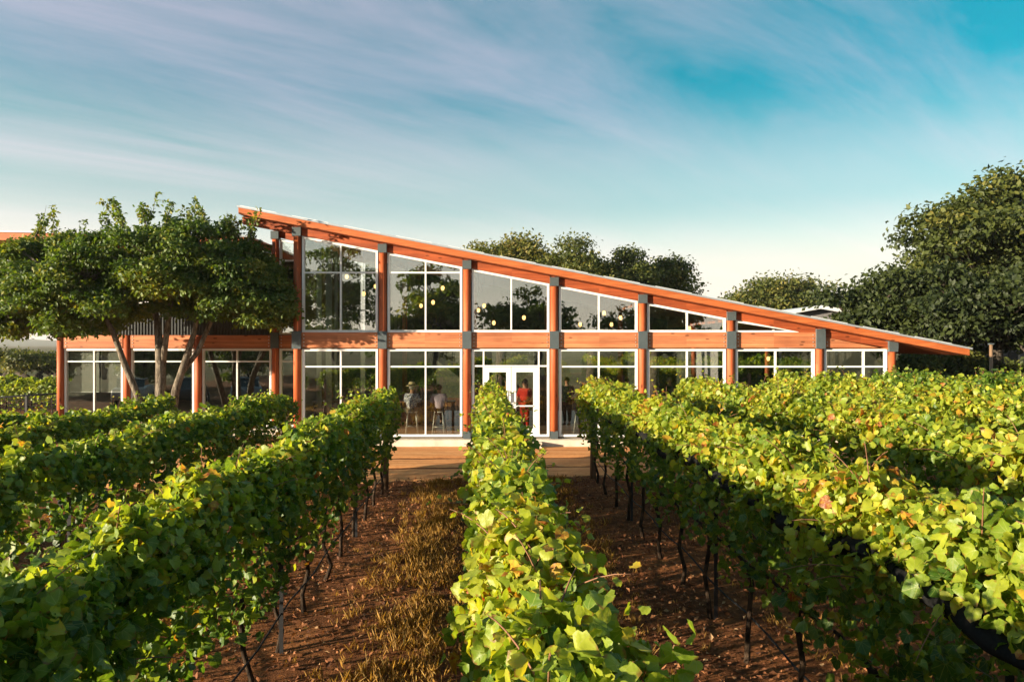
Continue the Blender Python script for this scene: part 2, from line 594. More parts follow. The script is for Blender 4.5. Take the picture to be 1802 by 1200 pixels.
def grid_sheet(name, x0, x1, y0, y1, nx, ny, mat, zoff=0.0, amp=0.0, parent=None, amp2=0.0, holes=None):
    xs = np.linspace(x0, x1, nx)
    ys = np.linspace(y0, y1, ny)
    X, Y = np.meshgrid(xs, ys)
    Z = ground_z(X, Y) + zoff
    if amp:
        Z = Z + amp * (np.sin(X * 1.7 + 0.6 * Y) * np.sin(Y * 2.3 - X * 0.4) + 0.6 * np.sin(X * 5.1 + 2) * np.sin(Y * 6.3)) * 0.6
        Z = Z + amp * (0.12 if amp2 else 0.5) * rng.standard_normal(X.shape)
    if amp2:
        ruts = np.exp(-((Y - 19.6 - 0.12 * np.sin(X * 0.4)) / 0.16) ** 2) + np.exp(-((Y - 21.2 - 0.1 * np.sin(X * 0.5)) / 0.16) ** 2)
        Z = Z - amp2 * ruts
    if amp2:
        edge = y0 + 0.35 + 0.22 * np.sin(X * 1.3) * np.sin(X * 0.47 + 1) + 0.12 * np.sin(X * 4.1) + 0.10 * rng.standard_normal(X.shape)
        Z = Z - 0.09 * (1 - sstep(0.0, 0.55, Y - edge + 0.25))
    V = np.stack([X, Y, Z], -1).reshape(-1, 3)
    i = np.arange((nx - 1) * (ny - 1))
    r_, c_ = i // (nx - 1), i % (nx - 1)
    a = r_ * nx + c_
    T = np.concatenate([np.stack([a, a + 1, a + nx + 1], -1), np.stack([a, a + nx + 1, a + nx], -1)])
    o = link(name, np_mesh(name, V, T), mat, parent)
    tag(o, kind='structure')
    return o


big = MB().add([(-6000, -3000, -0.9), (6000, -3000, -0.9), (6000, 7000, -0.9), (-6000, 7000, -0.9)], [(0, 1, 2, 3)])
tag(big.build('ground', M_FIELD), 'dry pasture ground reaching to the horizon', kind='structure')
grid_sheet('vineyard_ground', -30, 30, -30, 45, 130, 160, M_GROUND, 0.0, 0.012)
grid_sheet('dirt_track', -29, 29, 17.45, 23.9, 240, 84, M_DIRT, 0.03, 0.010, amp2=0.05)

# hills far behind
def hill(label, x0, x1, y, h, seed):
    r = np.random.default_rng(seed)
    n = 60
    xs = np.linspace(x0, x1, n)
    ridge = h * (0.55 + 0.25 * np.sin(np.linspace(0, 6, n) + seed) + 0.12 * np.sin(np.linspace(0, 17, n) + 2 * seed)) + r.normal(0, h * 0.015, n)
    ridge *= np.sin(np.linspace(0.12, math.pi - 0.12, n)) ** 0.5
    V, T = [], []
    for k, (dy, fz) in enumerate(((-0.25, 0.0), (-0.1, 0.6), (0.0, 1.0), (0.25, 0.0))):
        for i in range(n):
            V.append((xs[i], y + dy * y, -1.0 + (ridge[i] + r.normal(0, h * 0.02)) * fz))
    for k in range(3):
        for i in range(n - 1):
            a = k * n + i
            T += [(a, a + 1, a + n + 1), (a, a + n + 1, a + n)]
    o = link('hill', np_mesh('hill', np.array(V), np.array(T)), M_HILL)
    tag(o, label, kind='structure')


hill('low wooded ridge far off on the left', -2600, 300, 2200, 34, 1)
hill('long pale hill behind the ridge on the left', -4200, 900, 3600, 60, 2)


# ------------------------------------------------------------------ the winery building
FY = 23.8
S = 1300.0 / FY
def fx(px): return (px - 901.0) / S
def fz(py): return CAM_H + (605.0 - py) / S
def ztop(x): return 7.60 - 0.1937 * (x + 8.58)
def zbot(x): return ztop(x) - 0.25
FLOOR = fz(768)
RAFT = 0.24
def zwin(x): return zbot(x) - RAFT            # underside of the raking beam

bld = thing('winery_building', 'glass fronted timber winery with one long sloping red wood roof', 'building', (0, 0, 0))


def bar(mb, p, q, wdt, y0, y1):
    """Flat bar in the xz plane from p to q."""
    d = Vector((q[0] - p[0], q[1] - p[1])).normalized()
    n = Vector((-d.y, d.x)) * wdt * 0.5
    mb.prism([(p[0] - n.x, p[1] - n.y), (q[0] - n.x, q[1] - n.y), (q[0] + n.x, q[1] + n.y), (p[0] + n.x, p[1] + n.y)], y0, y1)


def window(x0, x1, z0, top, mulls, trans, y, fw=0.072, mw=0.05, tip=None, parent=bld, skip=()):
    """One window: frame, mullion and transom bars and a pane for every light.  top(x) is the height of the head."""
    wn = bpy.data.objects.new('window', None)
    COL.objects.link(wn)
    wn.parent = parent
    ya, yb = y - 0.06, y + 0.06
    f = MB()
    h = fw
    if tip is None:
        f.prism([(x0, z0), (x0 + h, z0), (x0 + h, top(x0 + h)), (x0, top(x0))], ya, yb)
        f.prism([(x1 - h, z0), (x1, z0), (x1, top(x1)), (x1 - h, top(x1 - h))], ya, yb)
        f.prism([(x0 + h, z0), (x1 - h, z0), (x1 - h, z0 + h), (x0 + h, z0 + h)], ya, yb)
        f.prism([(x0 + h, top(x0 + h) - h), (x1 - h, top(x1 - h) - h), (x1 - h, top(x1 - h)), (x0 + h, top(x0 + h))], ya, yb)
    else:
        f.prism([(x0, z0), (x0 + h, z0), (x0 + h, top(x0 + h)), (x0, top(x0))], ya, yb)
        f.prism([(x0 + h, z0), (tip, z0), (tip, z0 + h * 0.8), (x0 + h, z0 + h * 0.8)], ya, yb)
        xe = tip - 0.02
        f.prism([(x0 + h, top(x0 + h) - h), (xe - 0.3, z0 + h * 0.8), (tip, z0 + h * 0.8), (tip, max(top(tip), z0 + h)), (x0 + h, top(x0 + h))], ya, yb)
    f.build('frame', M_FRAME, wn)
    xs = [x0 + h] + list(mulls) + [x1 - h]
    for mx in mulls:
        zt = top(mx) - h
        MB().box(mx - mw / 2, mx + mw / 2, ya + 0.012, yb - 0.012, z0 + h, zt).build('mullion', M_FRAME, wn)
    zs = [z0 + h] + list(trans) + [None]
    for tz in trans:
        for i in range(len(xs) - 1):
            a = xs[i] + (mw / 2 if i else 0)
            b = xs[i + 1] - (mw / 2 if i < len(xs) - 2 else 0)
            MB().box(a, b, ya + 0.015, yb - 0.015, tz - mw / 2, tz + mw / 2).build('transom', M_FRAME, wn)
    for i in range(len(xs) - 1):
        a, b = xs[i], xs[i + 1]
        for j in range(len(zs) - 1):
            if (i, j) in skip:
                continue
            za = zs[j]
            if zs[j + 1] is not None:
                poly = [(a, za), (b, za), (b, zs[j + 1]), (a, zs[j + 1])]
            else:
                ta, tb = top(a) - h * 0.5, top(b) - h * 0.5
                if tb < za + 0.02:
                    slope = (tb - ta) / (b - a)
                    xb = a + (za - ta) / slope
                    poly = [(a, za), (xb, za), (a, ta)]
                else:
                    poly = [(a, za), (b, za), (b, tb), (a, ta)]
            MB().prism(poly, y - 0.008, y + 0.008).build('pane', M_GLASS, wn)
    return wn


PX = [524, 674, 822, 975, 1130, 1285, 1441, 1568]
POSTX = [fx(p) for p in PX]
PR = 0.125
BEAM0, BEAM1 = fz(612), fz(585)


def post(x, y, z0, z1, saddle=True, cap=True, r=PR):
    p = bpy.data.objects.new('post', None)
    COL.objects.link(p)
    p.parent = bld
    MB().tube([(x, y, z0 + 0.22), (x, y, z1)], r, 14).build('post_shaft', M_POST, p, True)
    MB().box(x - r * 0.95, x + r * 0.95, y - r * 0.95, y + r * 0.95, z0, z0 + 0.24).build('post_shoe', M_STEEL, p)
    if saddle:
        MB().box(x - r - 0.02, x + r + 0.02, y - r - 0.03, y + r + 0.03, BEAM0 - 0.03, BEAM1 + 0.04).build('saddle', M_STEEL, p)
    if cap:
        MB().box(x - r - 0.015, x + r + 0.015, y - r - 0.02, y + r + 0.02, z1 - 0.29, z1 - 0.01).build('post_cap', M_STEEL, p)
    return p


for k, x in enumerate(POSTX):
    post(x, FY - 0.03, FLOOR - 0.05, zbot(x) - 0.005)


def beam(x0, x1, z0, z1, y, clip=None):
    """A glulam beam with a column of bolt heads at both ends."""
    poly = [(x0, z0), (x1, z0), (x1, z1), (x0, z1)]
    if clip:
        poly = [(x0, z0), (x1, z0), (x1, min(z1, clip(x1))), (x0, min(z1, clip(x0)))]
    b = MB().prism(poly, y - 0.10, y + 0.08).build('beam', M_BEAM, bld)
    m = MB()
    for xe in (x0 + 0.08, x1 - 0.08):
        for q in range(4):
            zc = z0 + 0.07 + q * 0.115
            if clip and zc > clip(xe) - 0.05:
                continue
            m.tube([(xe, y - 0.118, zc), (xe, y - 0.099, zc)], 0.017, 8)
    tag(m.build('bolts', M_BOLT, b), kind='stuff')


for k in range(7):
    a, b = POSTX[k] + PR + 0.02, POSTX[k + 1] - PR - 0.02
    beam(a, b, BEAM0, BEAM1, FY, clip=(lambda x: zwin(x) - 0.01) if k == 6 else None)

# raking beam between the posts and running past the corner under the eave
xr = [POSTX[0] - 1.75] + POSTX + [POSTX[-1] + 0.05]
for k in range(8):
    a = xr[k] + (PR + 0.015 if k else 0)
    b = xr[k + 1] - PR - 0.015
    MB().prism([(a, zwin(a)), (b, zwin(b)), (b, zbot(b) - 0.004), (a, zbot(a) - 0.004)], FY - 0.08, FY + 0.08).build('raking_beam', M_RAKE, bld)

# upper and lower windows of the main front
ZS = BEAM1 + 0.005
for k in range(5):
    a, b = POSTX[k] + PR + 0.03, POSTX[k + 1] - PR - 0.03
    tr = [fz(480)] if k < 2 else []
    window(a, b, ZS, lambda x: zwin(x) - 0.01, [(a + b) / 2 + 0.02], tr, FY)
a, b = POSTX[5] + PR + 0.03, fx(1404)
window(a, b, ZS, lambda x: zwin(x) - 0.01, [fx(1361)], [], FY, tip=b, fw=0.07)
LT = fz(614)
for k in range(6):
    a, b = POSTX[k] + PR + 0.03, POSTX[k + 1] - PR - 0.03
    if k == 2:
        window(a, b, FLOOR, lambda x: LT, [fx(851), fx(948)], [fz(644)], FY, skip=((1, 0),))
    else:
        window(a, b, FLOOR, lambda x: LT, [(a + b) / 2 + 0.02], [fz(645)], FY)
a, b = POSTX[6] + PR + 0.03, POSTX[7] - PR - 0.03
window(a, b, FLOOR, lambda x: LT, [fx(1519)], [fz(645)], FY)

# double door
for s_, (xa, xb) in enumerate(((fx(852.5), fx(899)), (fx(900), fx(946.5)))):
    d = bpy.data.objects.new('door', None)
    COL.objects.link(d)
    d.parent = bld
    z0, z1 = FLOOR + 0.03, fz(646)
    st_ = 0.15
    m = MB()
    m.box(xa, xa + st_, FY - 0.05, FY + 0.03, z0, z1).box(xb - st_, xb, FY - 0.05, FY + 0.03, z0, z1)
    m.box(xa + st_, xb - st_, FY - 0.05, FY + 0.03, z0, z0 + 0.24).box(xa + st_, xb - st_, FY - 0.05, FY + 0.03, z1 - 0.16, z1)
    m.build('door_leaf', M_FRAME, d)
    zm = fz(714)
    MB().box(xa + st_, xb - st_, FY - 0.07, FY + 0.01, zm - 0.02, zm + 0.02).build('push_bar', M_FRAME, d)
    MB().box(xa + st_, xb - st_, FY - 0.016, FY - 0.004, z0 + 0.24, z1 - 0.16).build('pane', M_GLASS, d)
    hx = xb - st_ / 2 if s_ == 0 else xa + st_ / 2
    MB().tube([(hx, FY - 0.06, zm + 0.1), (hx, FY - 0.11, zm + 0.14), (hx, FY - 0.11, zm + 0.44), (hx, FY - 0.06, zm + 0.48)], 0.014, 6).build('handle', M_STEEL, d)

# boards filling the low end of the gable
zb = BEAM1 + 0.012
for x0, x1 in ((fx(1300), POSTX[6] - PR - 0.02), (POSTX[6] + PR + 0.02, POSTX[7] - PR - 0.02)):
    z = BEAM1 + 0.006
    for q in range(4):
        za, zb_ = z + q * 0.14, z + q * 0.14 + 0.134
        if zwin(x0) <= za:
            break
        # left end: clear of the triangular window
        xa = x0
        if x0 < POSTX[6] - 1:
            xa = max(x0, fx(1406) if q == 0 else 99)
        xe = min(x1, (7.60 - 0.25 - RAFT - za) / 0.1937 - 8.58)
        if xa >= xe - 0.05:
            continue
        poly = [(xa, za), (xe, za)]
        if zwin(x1) > za:
            poly.append((x1, min(zb_, zwin(x1))))
        xq = (7.60 - 0.25 - RAFT - zb_) / 0.1937 - 8.58
        if zwin(xa) > zb_:
            if xa < xq < x1:
                poly.append((xq, zb_))
            poly.append((xa, zb_))
        else:
            poly.append((xa, zwin(xa)))
        MB().prism(poly, FY - 0.05, FY + 0.03).build('plank', M_BEAM, bld)

# roof: sheet, fascia, soffit boards, standing seams
RX0, RX1, RY0, RY1 = -8.58, 14.37, 23.2, 34.5
roof = bpy.data.objects.new('roof', None)
COL.objects.link(roof)
roof.parent = bld
def slab(name, x0, x1, y0, y1, d0, d1, mat):
    return MB().prism([(x0, ztop(x0) - d1), (x1, ztop(x1) - d1), (x1, ztop(x1) - d0), (x0, ztop(x0) - d0)], y0, y1).build(name, mat, roof)
slab('roof_sheet', RX0 - 0.04, RX1 + 0.06, RY0 - 0.06, RY1, -0.012, 0.045, M_ROOFMETAL)
slab('fascia', RX0, RX1, RY0, RY0 + 0.05, 0.048, 0.24, M_FASCIA)
slab('eave_board', RX0 - 0.03, RX0 + 0.02, RY0 + 0.052, RY1, 0.048, 0.238, M_FASCIA)
nb = 60
for q in range(9):                                # soffit boards that show under the overhang
    ya = RY0 + 0.055 + q * 0.285
    slab('soffit_board', RX0 + 0.025, RX1, ya, ya + 0.279, 0.17, 0.234, M_FASCIA)
slab('soffit_board', RX0 + 0.025, RX1, RY0 + 0.055 + 9 * 0.285, RY1 - 0.05, 0.17, 0.234, M_FASCIA)
m = MB()
for q in range(14):
    xa = RX0 + q * (RX1 - RX0) / 14
    xb = xa + (RX1 - RX0) / 14 - 0.5
    m.prism([(xa, ztop(xa) + 0.012), (xb, ztop(xb) + 0.012), (xb, ztop(xb) + 0.045), (xa, ztop(xa) + 0.045)], RY0 + 0.1, RY0 + 0.16)
tag(m.build('roof_trim', M_WHITEMETAL, roof), kind='stuff')

# slab, floor, back wall, side walls
WY = 26.6
MB().box(POSTX[0] - 0.25, POSTX[7] + 0.3, FY - 0.42, 33.4, -0.6, FLOOR - 0.055).build('foundation', M_CONC, bld)
MB().box(POSTX[0] - 0.2, POSTX[7] + 0.2, FY + 0.10, 33.2, FLOOR - 0.05, FLOOR - 0.005).build('floor', M_FLOORWOOD, bld)
MB().box(fx(846), fx(952), FY - 0.75, FY - 0.44, -0.1, FLOOR - 0.10).build('door_step', M_CONC, bld)
bw = MB()
for x0, x1 in ((-6.6, -3.4), (-1.8, -0.9), (1.0, 2.0), (3.8, 5.2), (6.6, 7.4), (9.3, 12.0)):
    bw.prism([(x0, FLOOR), (x1, FLOOR), (x1, zbot(x1)), (x0, zbot(x0))], 33.2, 33.35)
for x0, x1 in ((-3.4, -1.8), (-0.9, 1.0), (2.0, 3.8), (5.2, 6.6), (7.4, 9.3)):
    bw.prism([(x0, BEAM0 - 0.1), (x1, BEAM0 - 0.1), (x1, zbot(x1)), (x0, zbot(x0))], 33.2, 33.35)
bw.build('back_wall', M_DARKWALL, bld)
MB().box(POSTX[7] - 0.1, POSTX[7] + 0.06, FY + 0.15, 33.2, FLOOR, 3.0).build('side_wall', M_DARKWALL, bld)
MB().box(-6.95, -6.80, FY + 0.15, 33.2, FLOOR, 6.8).build('side_wall', M_OLIVE, bld)
MB().box(-4.9, -4.7, 28.6, 33.2, FLOOR, 6.4).build('inner_wall', M_OLIVE, bld)
MB().box(-6.8, -2.4, 28.0, 33.2, 3.25, 3.55).build('mezzanine', M_FLOORWOOD, bld)
# mezzanine rail and stair inside
st_o = bpy.data.objects.new('stair', None)
COL.objects.link(st_o)
st_o.parent = bld
for q in range(15):
    MB().box(-3.1 + q * 0.24, -2.85 + q * 0.24, 26.6, 27.6, 3.35 - q * 0.2, 3.39 - q * 0.2).build('tread', M_TABLE, st_o)
for yy_ in (26.58, 27.62):
    MB().prism([(-3.2, 3.05), (-3.2, 3.4), (0.5, 0.62), (0.5, 0.3)], yy_ - 0.02, yy_ + 0.02).build('stringer', M_BLACKMETAL, st_o)
rl = MB()
for yy_ in (26.58, 27.62):
    rl.tube([(-3.2, yy_, 4.35), (0.5, yy_, 1.5)], 0.025, 6)
    for q in range(12):
        rl.tube([(-3.1 + q * 0.32, yy_, 3.2 - q * 0.245), (-3.1 + q * 0.32, yy_, 4.28 - q * 0.245)], 0.012, 5)
rl.build('stair_rail', M_BLACKMETAL, st_o)
rl = MB()
rl.tube([(-6.6, 28.05, 4.55), (-3.0, 28.05, 4.55)], 0.025, 6)
for q in range(25):
    rl.tube([(-6.6 + q * 0.15, 28.05, 3.56), (-6.6 + q * 0.15, 28.05, 4.55)], 0.011, 5)
rl.build('gallery_rail', M_BLACKMETAL, bld)
for x in POSTX[1:7]:
    MB().tube([(x, 28.6, FLOOR), (x, 28.6, zbot(x) - 0.02)], 0.10, 10).build('inner_column', M_POST, bld, True)
    MB().prism([(x - 0.08, zbot(x) - 0.34), (x + 0.08, zbot(x) - 0.34), (x + 0.08, zbot(x + 0.08) - 0.02), (x - 0.08, zbot(x) - 0.02)], FY + 0.14, 33.1).build('purlin', M_FASCIA, bld)

# --- left wing, set back
SW = 1300.0 / WY
def wx(px): return (px - 901.0) / SW
def wz(py): return CAM_H + (605.0 - py) / SW
WP = [wx(108), wx(225), wx(350), -8.50]
WB0, WB1 = wz(612.5), wz(590)
WTOP = 7.15
for k, x in enumerate(WP):
    top = zbot(x) - 0.01 if k == 3 else WB1
    post(x, WY - 0.03, FLOOR - 0.05, top, saddle=(k == 3), cap=(k == 3))
for k in range(3):
    beam(WP[k] + PR + 0.02, WP[k + 1] - PR - 0.02, WB0, WB1, WY)
beam(WP[3] + PR + 0.02, -6.98, WB0, WB1, WY)
for k in range(3):
    a, b = WP[k] + PR + 0.02, WP[k + 1] - PR - 0.02
    window(a, b, FLOOR, lambda x: WB0 - 0.02, [(a + b) / 2], [wz(636)], WY, fw=0.075, mw=0.05)
window(WP[3] + PR + 0.02, -7.0, FLOOR, lambda x: WB0 - 0.02, [], [wz(636)], WY, fw=0.075, mw=0.05)
window(WP[3] + PR + 0.02, -7.0, WB1 + 0.02, lambda x: zwin(x) - 0.02, [], [wz(459), wz(502)], WY, fw=0.075, mw=0.05)
MB().prism([(WP[3] + PR, zwin(WP[3])), (-7.0, zwin(-7.0)), (-7.0, zbot(-7.0) - 0.004), (WP[3] + PR, zbot(WP[3]) - 0.004)], WY - 0.07, WY + 0.07).build('raking_beam', M_RAKE, bld)
# ribbed cladding: every rib is a fold of the sheet
def ribbed(x0, x1, z0, z1, y, pitch=0.11):
    v, f, n = [], [], max(1, int((x1 - x0) / pitch))
    for i in range(n + 1):
        x = x0 + (x1 - x0) * i / n
        dx = pitch * 0.18
        for xx_, dy in ((x - pitch * 0.32, 0.0), (x - pitch * 0.18, -0.028), (x + pitch * 0.18, -0.028), (x + pitch * 0.32, 0.0)):
            v += [(xx_, y + dy, z0), (xx_, y + dy, z1)]
    for i in range(len(v) // 2 - 1):
        f.append((2 * i, 2 * i + 2, 2 * i + 3, 2 * i + 1))
    MB().add(v, f).box(x0 - 0.02, x1 + 0.02, y + 0.01, y + 0.12, z0, z1).build('cladding', M_CLAD, bld)
SILL = wz(534)
ribbed(WP[0] - 0.12, WP[3] - PR - 0.03, WB1 + 0.01, SILL - 0.02, WY - 0.02)
ribbed(WP[0] - 0.12, WP[0] + 1.3, SILL, WTOP - 0.3, WY - 0.02)
for k in range(3):
    a = WP[0] + 1.5 + k * 2.1
    window(a, a + 1.85, SILL, lambda x: 6.6, [a + 0.92], [], WY, fw=0.06, mw=0.045)
    if k < 2:
        ribbed(a + 1.93, a + 2.04, SILL, 6.6, WY - 0.02)
MB().box(WP[0] + 1.42, WP[3] - PR - 0.03, WY - 0.05, WY + 0.1, 6.62, WTOP - 0.3).build('header_board', M_FASCIA, bld)
MB().prism([(-20.5, wz(426)), (-9.2, 6.72), (-9.2, 6.98), (-20.5, wz(413))], WY - 0.9, 34).build('wing_fascia', M_FASCIA, roof)
MB().prism([(-20.55, wz(412.6)), (-9.15, 6.985), (-9.15, 7.04), (-20.55, wz(411))], WY - 0.95, 34.02).build('wing_roof_sheet', M_ROOFMETAL, roof)
MB().box(WP[0] - 0.25, POSTX[0] - 0.27, WY - 0.35, 33.4, -0.6, FLOOR - 0.055).build('foundation', M_CONC, bld)
MB().box(WP[0] - 0.1, -7.0, WY + 0.1, 33.2, FLOOR - 0.05, FLOOR - 0.005).build('floor', M_FLOORWOOD, bld)
MB().box(WP[0] - 0.05, -7.0, 32.6, 32.8, FLOOR, 6.6).build('back_wall', M_DARKWALL, bld)
MB().box(WP[0] - 0.15, WP[0] - 0.02, WY + 0.12, 32.6, FLOOR, 6.6).build('side_wall', M_CLAD, bld)
MB().box(WP[0] - 0.05, -7.0, WY + 0.14, 32.6, WB1 - 0.05, WB1 + 0.1).build('upper_floor', M_DARKWALL, bld)

# roller blinds behind the first wing window
for q, lab in enumerate(('half lowered grey roller blind in the leftmost wing window, left pane', 'half lowered grey roller blind in the leftmost wing window, right pane')):
    a = WP[0] + PR + 0.1 + q * 1.13
    t_ = thing('roller_blind', lab, 'blind', (a, WY + 0.15, WB0 - 0.05), 0, 'roller blinds in the wing')
    MB().box(0, 1.05, -0.01, 0.0, -1.52, 0).build('blind_fabric', M_BLIND, t_)
    MB().tube([(0, -0.005, -1.54), (1.05, -0.005, -1.54)], 0.018, 8).build('hem_bar', M_FRAME, t_)
    MB().tube([(0, 0.0, 0.02), (1.05, 0.0, 0.02)], 0.035, 8).build('roller', M_FRAME, t_)


# ------------------------------------------------------------------ things inside
def curtain(x, y, z0, z1, wdt, label):
    n = 26
    v, f = [], []
    for i in range(n + 1):
        xx_ = x + wdt * i / n
        yy_ = y + 0.05 * math.sin(i * 1.55)
        v += [(xx_, yy_, z0), (xx_, yy_ * 1.0, z1), (xx_, yy_ + 0.012, z0), (xx_, yy_ + 0.012, z1)]
    for i in range(n):
        a = i * 4
        f += [(a, a + 4, a + 5, a + 1), (a + 2, a + 3, a + 7, a + 6), (a + 1, a + 5, a + 7, a + 3), (a, a + 2, a + 6, a + 4)]
    tag(MB().add(v, f).build('curtain', M_CURTAIN, None, True), label, 'curtain', 'curtains in the corner bay')


curtain(fx(544), 24.7, FLOOR, 6.55, 0.16, 'narrow pale curtain hanging furthest left in the corner window bay')
curtain(fx(560), 24.75, FLOOR, 6.5, 0.20, 'pale curtain hanging second from left in the corner window bay')
curtain(fx(573), 25.0, FLOOR, 6.4, 0.10, 'slim pale curtain hanging third from left in the corner window bay')

# pendant lamps: pixel x, y of the bulb and the depth it hangs at
BULBS = [(551, 504, 26.5), (552, 519, 26.0), (610, 487, 26.8), (640, 517, 26.0), (661, 504, 26.4), (741, 538, 27.0), (762, 532, 26.3), (779, 507, 25.6),
         (842, 546, 27.2), (852, 538, 26.8), (869, 568, 26.2), (922, 559, 25.8), (1021, 571, 26.6), (1063, 551, 25.6), (1076, 571, 27.4), (1092, 559, 26.4), (1213, 578, 25.8),
         (1352, 631, 26.8)]
ORD = ['first', 'second', 'third', 'fourth', 'fifth', 'sixth', 'seventh', 'eighth', 'ninth', 'tenth', 'eleventh', 'twelfth', 'thirteenth', 'fourteenth', 'fifteenth',
       'sixteenth', 'seventeenth', 'eighteenth', 'nineteenth', 'twentieth', 'twenty-first', 'twenty-second', 'twenty-third', 'twenty-fourth', 'twenty-fifth']
bulb_me = MB().sphere((0, 0, 0), (0.062, 0.062, 0.085), 10, 8).mesh('bulb', True)
cap_me = MB().tube([(0, 0, 0.07), (0, 0, 0.15)], [0.03, 0.022], 8).mesh('socket', True)
for i, (px, py, d) in enumerate(BULBS):
    x, z = (px - 901) / 1300 * d, CAM_H + (605 - py) / 1300 * d
    t_ = thing('pendant_lamp', f'lit amber pendant bulb, {ORD[i]} from the left behind the upper glass' if i < 17 else 'lit amber pendant bulb behind the lower glass near the right end', 'lamp', (x, d, z), 0, 'pendant lamps hanging indoors')
    link('bulb', bulb_me, M_BULB, t_)
    link('socket', cap_me, M_BLACKMETAL, t_)
    L = max(0.3, zbot(x) - 0.03 - z)
    MB().tube([(0, 0, 0.15), (0, 0, L)], 0.006, 5).build('cord', M_BLACKMETAL, t_)


def stool(label, x, y, rz=0.0):
    t_ = thing('bar_stool', label, 'stool', (x, y, FLOOR), rz, 'bar stools along the glass')
    MB().tube([(0, 0, 0.72), (0, 0, 0.76)], [0.19, 0.18], 16).build('seat', M_STOOL, t_, False, 0.008)
    for sx in (-1, 1):
        for sy in (-1, 1):
            MB().tube([(sx * 0.13, sy * 0.13, 0.72), (sx * 0.20, sy * 0.20, 0.0)], 0.016, 7).build('leg', M_STOOL, t_, True)
    c = [(0.178 * sx, 0.178 * sy, 0.25) for sx, sy in ((-1, -1), (1, -1), (1, 1), (-1, 1), (-1, -1))]
    m_ = MB()
    for q in range(4):
        m_.tube([c[q], c[q + 1]], 0.010, 6)
    m_.build('foot_ring', M_STOOL, t_, True)
    return t_


def table(label, x, y, wdt, dep, h):
    t_ = thing('high_table', label, 'table', (x, y, FLOOR), 0, 'high tables indoors')
    MB().box(-wdt / 2, wdt / 2, -dep / 2, dep / 2, h - 0.05, h).build('table_top', M_TABLE, t_, False, 0.008)
    for sx in (-1, 1):
        for sy in (-1, 1):
            MB().box(sx * (wdt / 2 - 0.08) - 0.03, sx * (wdt / 2 - 0.08) + 0.03, sy * (dep / 2 - 0.08) - 0.03, sy * (dep / 2 - 0.08) + 0.03, 0, h - 0.05).build('leg', M_BLACKMETAL, t_)


def cloth(name, c, c2=None):
    m_, t_ = new_mat(name)
    tc = t_.n('ShaderNodeTexCoord')
    if c2:
        n_ = t_.noise(tc.outputs['Object'], 22.0, 2, 0.5, 1.0)
        col = t_.ramp(n_.outputs[0], [(0.47, c), (0.53, c2)])
    else:
        n_ = t_.noise(tc.outputs['Object'], 5.0, 4)
        col = t_.ramp(n_.outputs[0], [(0.3, tuple(k * 0.8 for k in c)), (0.7, c)])
    finish(t_, principled(t_, col, 0.9, 0.1))
    return m_


M_SKIN = cloth('skin', (0.50, 0.27, 0.17))
M_HAIRD = cloth('dark_hair', (0.035, 0.022, 0.014))
M_HAIRG = cloth('grey_hair', (0.30, 0.27, 0.24))
M_STRAWHAT = cloth('straw_hat', (0.62, 0.48, 0.26))
M_BAND = cloth('hat_band', (0.05, 0.04, 0.03))
M_FLORAL = cloth('blue_floral_cloth', (0.10, 0.11, 0.19), (0.62, 0.60, 0.60))
M_LAVENDER = cloth('lavender_cloth', (0.60, 0.48, 0.58))
M_RED = cloth('red_cloth', (0.55, 0.035, 0.02))
M_YELLOW = cloth('mustard_cloth', (0.42, 0.24, 0.03))
M_ORANGE = cloth('orange_cloth', (0.55, 0.20, 0.09))
M_BLACKC = cloth('black_cloth', (0.015, 0.015, 0.018))
M_KHAKI = cloth('khaki_cloth', (0.30, 0.24, 0.16))
M_DENIM = cloth('denim_cloth', (0.05, 0.07, 0.13))
M_SHOE = cloth('dark_shoe', (0.02, 0.016, 0.013))


def skin_obj(name, verts, edges, radii, mat, parent, sub=1, root=0):
    me = bpy.data.meshes.new(name)
    me.from_pydata(verts, edges, [])
    me.materials.append(mat)
    o = bpy.data.objects.new(name, me)
    COL.objects.link(o)
    o.parent = parent
    sk = o.modifiers.new('skin', 'SKIN')
    sk.use_smooth_shade = True
    for i, r_ in enumerate(radii):
        rr = r_ if isinstance(r_, tuple) else (r_, r_)
        me.skin_vertices[0].data[i].radius = rr
        me.skin_vertices[0].data[i].use_root = (i == root)
    ss = o.modifiers.new('sub', 'SUBSURF')
    ss.levels = sub
    ss.render_levels = sub
    return o


